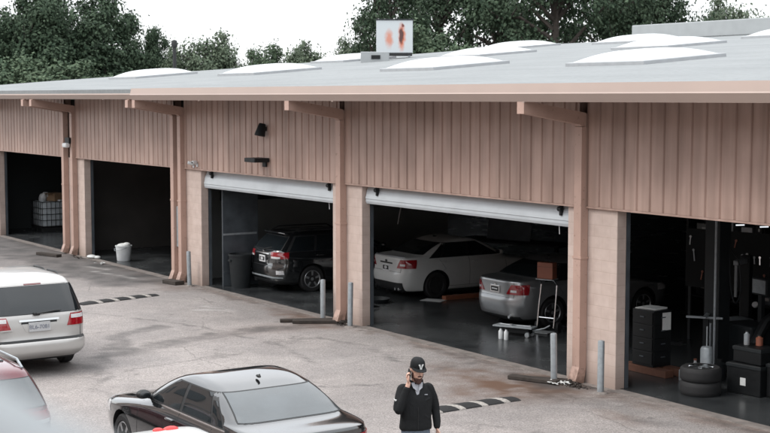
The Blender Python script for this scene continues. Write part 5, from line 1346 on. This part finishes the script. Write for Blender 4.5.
    ob('notice', MB().box((.2855, -.02, .66), (.289, .19, .98)), M['paper'], t)
    t = tag(ob('paper_stack', MB().box((-.24, -.18, 0), (.2, .18, .02)).box((-.16, -.2, .02), (.22, .16, .035)), M['paper'], None, loc=(.18, 1.62, 1.178), rotz=.15), 'stack of pale papers on the black drawer cabinet', 'papers')
    t = tag(ob('timber_block', MB().box((-.55, -.1, 0), (.55, .1, .13), bev=.008), M['wood_red'], None, loc=(.25, 1.46, .021), rotz=0), 'reddish timber under the front of the black cabinet', 'timber')
    t = tag(ob('timber_block', MB().box((-.55, -.1, 0), (.55, .1, .13), bev=.008), M['wood_red'], None, loc=(.25, 1.78, .021), rotz=0), 'reddish timber under the back of the black cabinet', 'timber')
    # two stacked tyres
    def tyre(z, l, rim):
        t = thing('tyre', l, 'tyre', (2.02, .96, z), 0, 'stacked tyres')
        r = .345
        prof = [(r * .60, .0), (r * .9, 0), (r * .985, .03), (r, .08), (r, .15), (r * .985, .20), (r * .9, .23), (r * .62, .23), (r * .58, .2), (r * .58, .03)]
        mb = MB().lathe(prof + [prof[0]], 40)
        ob('rubber_ring', mb, M['rubber'], t, True, 40)
        if rim:
            m = MB().lathe([(r * .58, .02), (r * .58, .215), (r * .62, .235), (r * .56, .225), (r * .54, .10)], 36)
            m.lathe([(0, .235), (.07, .238), (.08, .15)], 18)
            for k in range(7):
                m.box((.05, -.034, .17), (r * .57, .034, .237), 0, Matrix.Rotation(2 * math.pi * k / 7, 4, 'Z'))
            ob('rim', m, M['chrome'], t, True, 40)
    tyre(.02, 'lower black tyre of the pair stacked by the near bay sill', False)
    tyre(.255, 'upper tyre of the stacked pair, with a bright alloy rim', True)
    # press stand / column
    t = thing('service_stand', 'dark service stand with pale crossed arms behind the stacked tyres', 'stand', (.62, 2.55, .02), R(35))
    ob('post', MB().box((-.05, -.05, 0), (.05, .05, .95)), M['dark'], t)
    ob('base', MB().box((-.4, -.3, 0), (.4, .3, .06), bev=.01), M['dark'], t)
    ob('arm', MB().box((-.36, -.04, .95), (.30, .04, .99), bev=.01), M['steel'], t)
    ob('arm', MB().box((-.04, -.30, .992), (.04, .3, 1.02), bev=.01), M['steel'], t)
    ob('pipe', MB().tube([(.1, -.14, .06), (.1, -.14, .9)], .02, 8), M['steel'], t)
    t = thing('gas_cylinder', 'short grey steel cylinder standing behind the tyre with alloy rim', 'cylinder', (1.45, 1.7, .02))
    ob('shell', MB().lathe([(0, 0), (.11, 0), (.11, .60), (.09, .64), (.0, .66)], 22), M['steel'], t, True, 40)
    ob('neck', MB().tube([(0, 0, .64), (0, 0, 1.0)], .012, 8), M['steel'], t)
    t = thing('lift_post', 'tall dark lift post standing behind the near bay drawer cabinet', 'lift post', (.55, 2.9, .02))
    ob('post', MB().box((-.18, -.15, 0), (.18, .15, 4.2), bev=.01), M['dark'], t)
    ob('foot', MB().box((-.4, -.35, 0), (.4, .35, .03)), M['dark'], t)
    t = tag(ob('conduit_pole', MB().tube([(0, 0, 0), (0, 0, 4.9)], .022, 8), M['steel'], None, loc=(1.15, 2.2, .02)), 'thin grey pole rising to the ceiling in the near bay', 'pole')
    # dark crates with pale labels
    for i, (x, y, sx, sy, h, z, rot, l) in enumerate([(2.45, 1.75, .34, .26, .52, .02, .1, 'dark crate with a white label right of the stacked tyres'), (2.55, 2.55, .36, .3, .62, .02, -.1, 'dark crate behind the labelled crate in the near bay'),
                                                (3.15, 2.0, .38, .28, .58, .02, .15, 'dark crate at the right edge with a pale printed band'), (2.5, 1.76, .30, .22, .28, .545, .0, 'dark box on top of the labelled crate')]):
        t = thing('crate', l, 'crate', (x, y, z), rot, 'dark crates in the near bay')
        ob('crate_body', MB().box((-sx, -sy, 0), (sx, sy, h), bev=.02), M['black'], t)
        ob('rim', MB().box((-sx - .012, -sy - .012, h - .07), (sx + .012, sy + .012, h - .015), bev=.006), M['dark'], t)
        if i in (0, 2): ob('label', MB().box((-.06, -sy - .004, h * .3), (.05, -sy - .001, h * .3 + .13)), M['paper'], t)
        if i == 2: ob('printed_band', MB().box((-.05, -sy - .004, h * .62), (.3, -sy - .001, h * .62 + .07)), M['steel'], t)
        if i == 1: ob('label', MB().box((-.1, -sy - .004, h * .5), (-.02, -sy - .001, h * .5 + .1)), M['paper'], t)
    t = thing('shelving', 'dark steel shelving loaded with parts at the back of the near bay', 'shelving', (-2.3, 7.6, .02), 0)
    for z in (.4, 1.1, 1.8, 2.5): ob('shelf', MB().box((-2.2, -.3, z), (2.2, .3, z + .04)), M['dark'], t)
    for x in (-2.18, 0, 2.18):
        for y in (-.28, .28): ob('upright', MB().box((x - .03, y - .03, 0), (x + .03, y + .03, 2.9)), M['dark'], t)
    cols = ['dark', 'grey_panel', 'brown', 'int_grey', 'steel', 'white_pl', 'black']; words_ = {'dark': 'dark grey', 'grey_panel': 'slate grey', 'brown': 'brown', 'int_grey': 'light grey', 'steel': 'steel grey', 'white_pl': 'white', 'black': 'black'}
    where = {.4: 'bottom shelf', 1.1: 'second shelf', 1.8: 'third shelf', 2.5: 'top shelf'}
    for z in (.4, 1.1, 1.8, 2.5):
        x = -2.0; used = {}
        while x < 1.9:
            wd = random.uniform(.25, .5); h = random.uniform(.2, .5); c = random.choice(cols)
            used[c] = used.get(c, 0) + 1
            if used[c] == 1:
                t = thing('parts_box', f'{words_[c]} parts box on the {where[z]} of the dark shelving', 'box', (-2.3 + x + wd / 2, 7.6, .02 + z + .041), 0, 'boxes on the shelving')
                ob('box_body', MB().box((-wd / 2, -.2, 0), (wd / 2, .2, h), bev=.01), M[c], t)
                ob('label', MB().box((-.06, -.204, h * .4), (.05, -.201, h * .4 + .07)), M['paper'], t)
            x += wd + random.uniform(.03, .25)
    # more shop equipment in the near bay
    t = thing('tyre_machine', 'dark tyre changing machine with a tall arm deep in the near bay', 'machine', (.15, 3.9, .02), R(20))
    ob('base', MB().box((-.45, -.4, 0), (.45, .4, .72), bev=.04), M['dark'], t)
    ob('turntable', MB().lathe([(0, .72), (.30, .72), (.30, .76), (.12, .80), (0, .80)], 24), M['steel'], t, True, 40)
    ob('column', MB().box((-.10, .30, .72), (.10, .48, 1.95), bev=.02), M['dark'], t)
    ob('arm', MB().box((-.05, -.15, 1.80), (.05, .45, 1.90), bev=.015).box((-.025, -.14, 1.2), (.025, -.09, 1.80)), M['steel'], t)
    ob('gauge', MB().lathe([(0, 0), (.06, 0), (.06, .04), (0, .04)], 18, 0, Matrix.Translation((.2, .38, 1.0)) @ Matrix.Rotation(R(60), 4, 'X')), M['white_pl'], t)
    t = thing('wheel_balancer', 'dark wheel balancer with a small grey screen beside the crates', 'machine', (1.0, 3.3, .02), R(-10))
    ob('base', MB().box((-.4, -.3, 0), (.4, .3, .85), bev=.04), M['dark'], t)
    ob('hood', MB().tube([(.45, -.3, .5), (.5, -.05, .95), (.5, .25, 1.1)], .10, 10), M['black'], t, True)
    ob('screen_mast', MB().box((-.05, .2, .85), (.05, .28, 1.35)).box((-.22, .18, 1.35), (.22, .30, 1.68), bev=.02), M['dark'], t)
    ob('screen', MB().box((-.18, .172, 1.39), (.18, .179, 1.64)), M['steel'], t)
    t = thing('tool_board', 'dark tool board hung with pale wrenches above the tyre machine', 'tool board', (-.9, 4.9, .02), R(12))
    ob('panel', MB().box((-1.1, 0, 1.1), (1.1, .03, 2.3)), M['board_dark'], t)
    for x in (-1.05, 1.0): ob('leg', MB().box((x, .031, 0), (x + .06, .09, 2.25)), M['dark'], t)
    rq = random.Random(5)
    for i in range(16):
        x = -1.0 + 2.0 * i / 15 + rq.uniform(-.03, .03); z = rq.choice([1.35, 1.75, 2.05]); L = rq.uniform(.12, .26); a = rq.uniform(-.25, .25)
        T = Matrix.Translation((x, -.012, z)) @ Matrix.Rotation(a, 4, 'Y')
        ob('wrench', MB().box((-.012, -.006, -L / 2), (.012, .006, L / 2), 0, T).lathe([(0, -.008), (.026, -.008), (.026, .008), (0, .008)], 10, 0, T @ Matrix.Translation((0, 0, L / 2)) @ Matrix.Rotation(R(90), 4, 'X')), M[rq.choice(['steel', 'chrome', 'steel', 'redbox', 'white_pl'])], t)
    for i, (x, y, z0, l) in enumerate([(.7, 3.0, 1.25, 'black air hose hanging in a loop left of the thin pole'), (1.9, 3.4, .9, 'black air hose hanging in a loop above the crates')]):
        pts = [(0, 0, 4.9), (0, .02, 3.4), (.04, .02, z0 + .5), (.16, .03, z0), (.30, .02, z0 + .25), (.26, 0, z0 + .75), (.10, 0, z0 + .95)]
        o = tag(ob('air_hose', MB().tube([p[:3] for p in curve([(*p, 0) for p in pts], 6)], .016, 8), M['dark'], None, True, loc=(x, y, 0)), l, 'hose', 'air hoses in the near bay')
    lab = ['first', 'second', 'third', 'fourth', 'fifth']
    tk = thing('tyre_rack', 'steel rack holding a row of dark tyres at the right of the near bay', 'rack', (2.0, 4.6, .02), R(35))
    for z in (.55, 1.45): ob('rail', MB().tube([(-1.0, -.16, z), (1.0, -.16, z)], .02, 8).tube([(-1.0, .16, z), (1.0, .16, z)], .02, 8), M['steel'], tk)
    for x in (-1.0, 1.0):
        for y in (-.22, .22): ob('upright', MB().box((x - .025, y - .025, 0), (x + .025, y + .025, 2.0)), M['steel'], tk)
    pr_ = None
    for row, z in ((0, .55), (1, 1.45)):
        for k in range(5):
            lx = -.78 + k * .39
            wx_, wy_ = 2.0 + lx * math.cos(R(35)), 4.6 + lx * math.sin(R(35))
            t = thing('tyre', f'{lab[k]} dark tyre from the left on the {"lower" if row == 0 else "upper"} rail of the rack', 'tyre', (wx_, wy_, .02 + z + .28), R(35), 'tyres on the rack')
            if pr_ is None:
                r = .33; pf = [(r * .60, -.11), (r * .9, -.115), (r, -.06), (r, .06), (r * .9, .115), (r * .60, .11), (r * .58, .0), (r * .60, -.11)]
                pr_ = MB().lathe(pf, 36, 0, Matrix.Rotation(R(90), 4, 'Y')).mesh('rubber_ring', [M['rubber']], True, 40)
            ob('rubber_ring', pr_, None, t)
    for i, (x, y, c, l) in enumerate([(1.25, 2.95, 'white_pl', 'white fluid jug on the floor behind the near bay tyres'), (1.75, 2.7, 'tank', 'milky fluid jug on the floor left of the crates'), (.85, 2.05, 'white_pl', 'white fluid jug by the foot of the thin grey pole')]):
        t = thing('fluid_jug', l, 'jug', (x, y, .02), i * .9, 'fluid jugs in the near bay')
        ob('jug_body', MB().box((-.08, -.05, 0), (.08, .05, .20), bev=.02).lathe([(.05, .19), (.025, .24), (.025, .27), (0, .27)], 12), M[c], t, True, 50)
        ob('cap', MB().lathe([(0, .27), (.03, .27), (.03, .30), (0, .30)], 12), M['redbox'], t)
    can = lambda r, h: MB().lathe([(0, 0), (r, 0), (r, h * .82), (r * .5, h * .9), (r * .45, h), (0, h)], 14)
    for i, (x, y, z, r, h, m, c, l) in enumerate([(2.35, 1.70, .83, .05, .22, 'steel', 'can', 'steel spray can standing on the box above the labelled crate'), (2.52, 1.82, .83, .06, .16, 'redbox', 'can', 'brown red oil can standing on the box above the labelled crate'),
            (3.25, 2.05, .605, .05, .18, 'steel', 'can', 'steel can standing on the crate with the printed band'),
            (2.6, 2.5, .645, .09, .14, 'grey_panel', 'can', 'wide slate can on the crate behind the labelled one'), (1.35, 2.15, .02, .10, .34, 'dark', 'can', 'dark oil can on the floor behind the stacked tyres'), (1.05, 1.55, .02, .08, .22, 'steel', 'can', 'steel can on the floor left of the stacked tyres')]):
        t = thing('oil_can' if c == 'can' else 'bottle', l, c, (x, y, z), i * .7)
        ob('shell', can(r, h), M[m], t, True, 50)
        ob('cap', MB().lathe([(r * .5, h), (r * .5, h + .02), (0, h + .025)], 12).lathe([(0, h - .001), (r * .5, h)], 12), M['trim'], t)
    # lit tube lamps deep inside the near bay
    for i, (x, y, l) in enumerate([(-.83, 5.0, 'small lit ceiling tube lamp, left of two in the near bay'), (-.30, 5.1, 'small lit ceiling tube lamp, right of two in the near bay')]):
        t = thing('tube_lamp', l, 'lamp', (x, y, 2.45), R(70), 'lit tube lamps')
        ob('fitting', MB().box((-.11, -.04, .03), (.11, .04, .05)).tube([(-.1, 0, .05), (-.1, 0, 2.5)], .006, 6).tube([(.1, 0, .05), (.1, 0, 2.5)], .006, 6), M['dark'], t)
        ob('tube', MB().tube([(-.09, 0, 0), (.09, 0, 0)], .012, 10), M['lamp'], t)
def lamp_mat():
    m, nt, b = new_mat('lit_tube')
    nz = nt.nodes.new('ShaderNodeTexNoise'); nz.inputs['Scale'].default_value = 3
    b.inputs['Base Color'].default_value = (.8, .8, .8, 1); b.inputs['Emission Color'].default_value = (.9, .95, 1, 1); b.inputs['Emission Strength'].default_value = .7
    return m
M['lamp'] = lamp_mat()
M['board_dark'] = mat('board_dark', (.011, .013, .014), .7, 0, .1, 5, spec=.2)
interior()

# ------------------------------------------------------------------ trees beyond the building
def tree_meshes(seed, height, spread, crown_base, clumps, leaves, lsize, open_=0.0):
    """returns (trunk MB, crown MB); limbs end in leaf clumps, leaves are single bent quads"""
    rd = random.Random(seed); tr = MB(); cr = MB()
    tr.tube([(0, 0, -.3), (.05 * height * .1, 0, height * .25), (rd.uniform(-.3, .3), rd.uniform(-.3, .3), height * .55), (rd.uniform(-.4, .4), rd.uniform(-.4, .4), height * .85)], [height * .030, height * .022, height * .014, height * .004], 10)
    ends = []
    nb = max(9, clumps // 4)
    for i in range(nb):
        a = i * 2.4 + rd.uniform(-.4, .4); hz = height * rd.uniform(crown_base * .8, .75)
        L = spread * rd.uniform(.45, 1.0) * (1.0 if hz < height * .6 else .7)
        s = Vector((0, 0, hz)); e = Vector((math.cos(a) * L, math.sin(a) * L, min(height * .96, hz + height * rd.uniform(.05, .28))))
        mid = s.lerp(e, .5) + Vector((rd.uniform(-.3, .3), rd.uniform(-.3, .3), rd.uniform(0, .06 * height)))
        tr.tube([s, mid, e], [height * .011, height * .007, height * .002], 6)
        ends.append((e, s)); ends.append((mid.lerp(e, .4), s))
        for k in range(2):
            q = mid.lerp(e, rd.uniform(.1, .8)); f = q + Vector((rd.gauss(0, 1), rd.gauss(0, 1), rd.uniform(.2, 1.2))).normalized() * spread * rd.uniform(.2, .42)
            tr.tube([q, f], [height * .005, height * .0015], 5); ends.append((f, q))
    cents = []
    while len(cents) < clumps:
        if len(cents) < len(ends): c = ends[len(cents)][0]
        else:
            a = rd.uniform(0, 6.283); u = rd.random() ** .5; z = rd.uniform(crown_base, 1.0)
            prof = math.sin(min(1, max(0.12, (z - crown_base * .85) / (1.06 - crown_base * .85))) * math.pi) ** .6
            c = Vector((math.cos(a) * spread * u * prof, math.sin(a) * spread * u * prof, z * height))
        cents.append(c)
    V = []; F = []
    for c in cents:
        rad = spread * rd.uniform(.15, .29)
        nl = int(leaves * rd.uniform(.5, 1.3))
        for _ in range(nl):
            d = Vector((rd.gauss(0, 1), rd.gauss(0, 1), rd.gauss(0, .75)))
            p = c + d * rad * .55
            if p.z < height * crown_base * .7: continue
            s = lsize * rd.uniform(.55, 1.25)
            nrm = (d.normalized() + Vector((rd.uniform(-.9, .9), rd.uniform(-.9, .9), rd.uniform(-.2, 1.1)))).normalized()
            u = nrm.orthogonal().normalized(); u = (Matrix.Rotation(rd.uniform(0, 6.28), 3, nrm) @ u); v = nrm.cross(u)
            n0 = len(V)
            V += [p - u * s * .5, p + v * s * .34 - nrm * s * .06, p + u * s * .5, p - v * s * .34 - nrm * s * .06]
            F.append((n0, n0 + 1, n0 + 2, n0 + 3))
    cr.add(V, F)
    return tr, cr
def trees():
    kinds = {
        'dense': (tree_meshes(1, 13, 4.6, .16, 104, 300, .30), 'leaf_dark'),
        'dense_b': (tree_meshes(2, 12, 4.2, .14, 96, 300, .30), 'leaf_dark'),
        'open': (tree_meshes(3, 16, 5.2, .30, 74, 200, .28), 'leaf_dark'),
        'open_b': (tree_meshes(4, 15, 4.8, .28, 68, 200, .28), 'leaf_dark'),
        'bush': (tree_meshes(5, 8.5, 3.4, .10, 80, 280, .25), 'leaf_mid'),
        'pale': (tree_meshes(6, 9, 3.8, .18, 56, 190, .24), 'leaf_pale'),
    }
    ms = {k: (a[0].mesh('trunk', [M['bark']], True, 60), a[1].mesh('crown', [M[m]])) for k, (a, m) in kinds.items()}
    cx, cy = 18.43, -16.34; th = R(33.6413)
    fx, fy = -math.cos(th), math.sin(th); rx, ry = math.sin(th), math.cos(th)
    # (kind, picture column, distance, height scale, width scale, label)
    L = [('dense', -6, 112, .90, 1.0, 'dense dark tree at the left edge beyond the roof'), ('dense_b', 27, 108, 1.02, .9, 'dense dark tree second from the left edge with an even crown'),
         ('dense', 44, 116, 1.12, .75, 'dense dark tree with the tallest narrow top on the left'), ('dense_b', 78, 110, 1.00, 1.0, 'dense dark broad tree in the middle of the left clump'), ('dense', 108, 116, 1.0, .85, 'dense dark tree at the right end of the left clump'),
         ('bush', 60, 100, .85, 1.2, 'mid green bushy tree low in front of the left clump'), ('bush', 5, 100, .9, 1.2, 'mid green bushy tree low at the left edge'), ('bush', 105, 99, .72, 1.0, 'mid green bush right of centre under the left clump'),
         ('dense_b', 149, 126, .93, .6, 'small dark tree standing apart right of the left clump'),
         ('pale', 205, 120, 1.22, 1.0, 'pale loose tree in the gap above the far skylight'), ('pale', 232, 122, 1.02, .7, 'low pale shrubby tree at the right of the gap'), ('pale', 182, 124, 1.05, .7, 'low pale shrubby tree at the left of the gap'),
         ('pale', 290, 112, 1.08, .8, 'pale round tree standing low left of centre'), ('bush', 262, 108, 1.02, .6, 'mid green round tree at the left of the low pale row'), ('pale', 316, 118, 1.05, .8, 'low pale tree beside the cooler'), ('pale', 345, 110, 1.10, .7, 'pale tree just left of the rusty cooler'),
         ('open_b', 388, 104, 1.06, .72, 'open dark tree rising behind the rusty cooler'), ('dense_b', 362, 110, .78, .45, 'slim dark tree at the left edge of the right wood'),
         ('open', 440, 112, 1.12, .95, 'open dark tree right of the cooler with sky showing through'), ('bush', 424, 88, 1.05, 1.0, 'mid green bushy tree just right of the cooler'), ('open_b', 500, 106, 1.2, 1.0, 'open tall tree left of the forked trunk'),
         ('open', 553, 100, 1.1, 1.0, 'open tall tree with its dark trunk showing above the ridge'), ('open_b', 612, 108, 1.2, 1.0, 'open tall tree behind the double skylights'), ('open', 662, 112, 1.05, .8, 'open tree at the right end of the wood'),
         ('bush', 478, 96, .82, .9, 'mid green low tree above the middle skylights'), ('bush', 520, 104, .85, .9, 'mid green low tree left of the dark trunk'), ('bush', 596, 92, .86, .75, 'mid green low tree right of the dark trunk'), ('bush', 640, 110, .95, .8, 'mid green tree low at the right end of the wood'), ('bush', 572, 118, 1.0, 1.0, 'mid green tree far behind the dark trunk'),
         ('pale', 735, 115, 1.52, .9, 'pale loose tree above the ridge vent'), ('pale', 768, 118, 1.40, .9, 'pale loose tree at the right edge'), ('pale', 706, 124, 1.42, .6, 'small pale tree between the wood and the ridge vent')]
    for i, (k, px, D, hs, wsc, l) in enumerate(L):
        u = (px - 385) / 1405.
        x, y = cx + D * (fx + u * rx), cy + D * (fy + u * ry)
        t = thing('tree', l, 'tree', (x, y, 0), i * 1.7, 'trees beyond the roof'); t.scale = (wsc, wsc, hs)
        ob('trunk', ms[k][0], None, t); ob('crown', ms[k][1], None, t)
trees()

# ------------------------------------------------------------------ raised walkway the picture is taken from: white guard rail close to the lens
def walkway():
    t = thing('guard_rail', 'white tube guard rail close to the lens at the lower left', 'railing', (16.4, -16.13, 3.797))
    # top tube and its posts
    ob('top_tube', MB().tube([(-2.2, 0, 1.018), (3.8, 0, 1.018)], .042, 20), M['rail'], t, True)
    for x in (-2.0, -.4, 3.5): ob('post', MB().tube([(x, -.0, 0), (x, 0, 1.0)], .025, 12), M['rail'], t, True)
    ob('mid_tube', MB().tube([(-2.2, 0, .5), (3.8, 0, .5)], .02, 12), M['rail'], t, True)
    s = thing('walkway', 'concrete raised walkway under the white guard rail', 'walkway', (16.4, -17, 0))
    ob('deck', MB().box((-2.6, -1.2, 3.65), (4.2, 1.0, 3.8)), M['slab'], s)
    for x in (-2.3, 3.8):
        for y in (-1.0, .8): ob('leg', MB().box((x - .1, y - .1, 0), (x + .1, y + .1, 3.649)), M['slab'], s)
walkway()

# ------------------------------------------------------------------ unseen building added behind the camera to cut low sky light
def build_sky_block():
    t = thing('sky_block_building', 'unseen tan building added behind the raised walkway to block low sky', 'building', (0, -18.4, 0))
    ob('wall', MB().box((-34, -12, 0), (34, 0, 8.2)), M['block'], t)
    ob('parapet', MB().box((-34.15, -12.15, 8.2), (34.15, .15, 8.6)), M['gutter'], t)
    for z in (1.0, 4.8):
        x = -31
        while x < 32:
            w = ob('window', MB().box((x - .06, .002, z - .06), (x + 2.06, .06, z + 1.66)), M['trim'], t)
            ob('pane', MB().box((x, .061, z), (x + 2.0, .075, z + 1.6)), M['glass'], w)
            x += 4.2
build_sky_block()
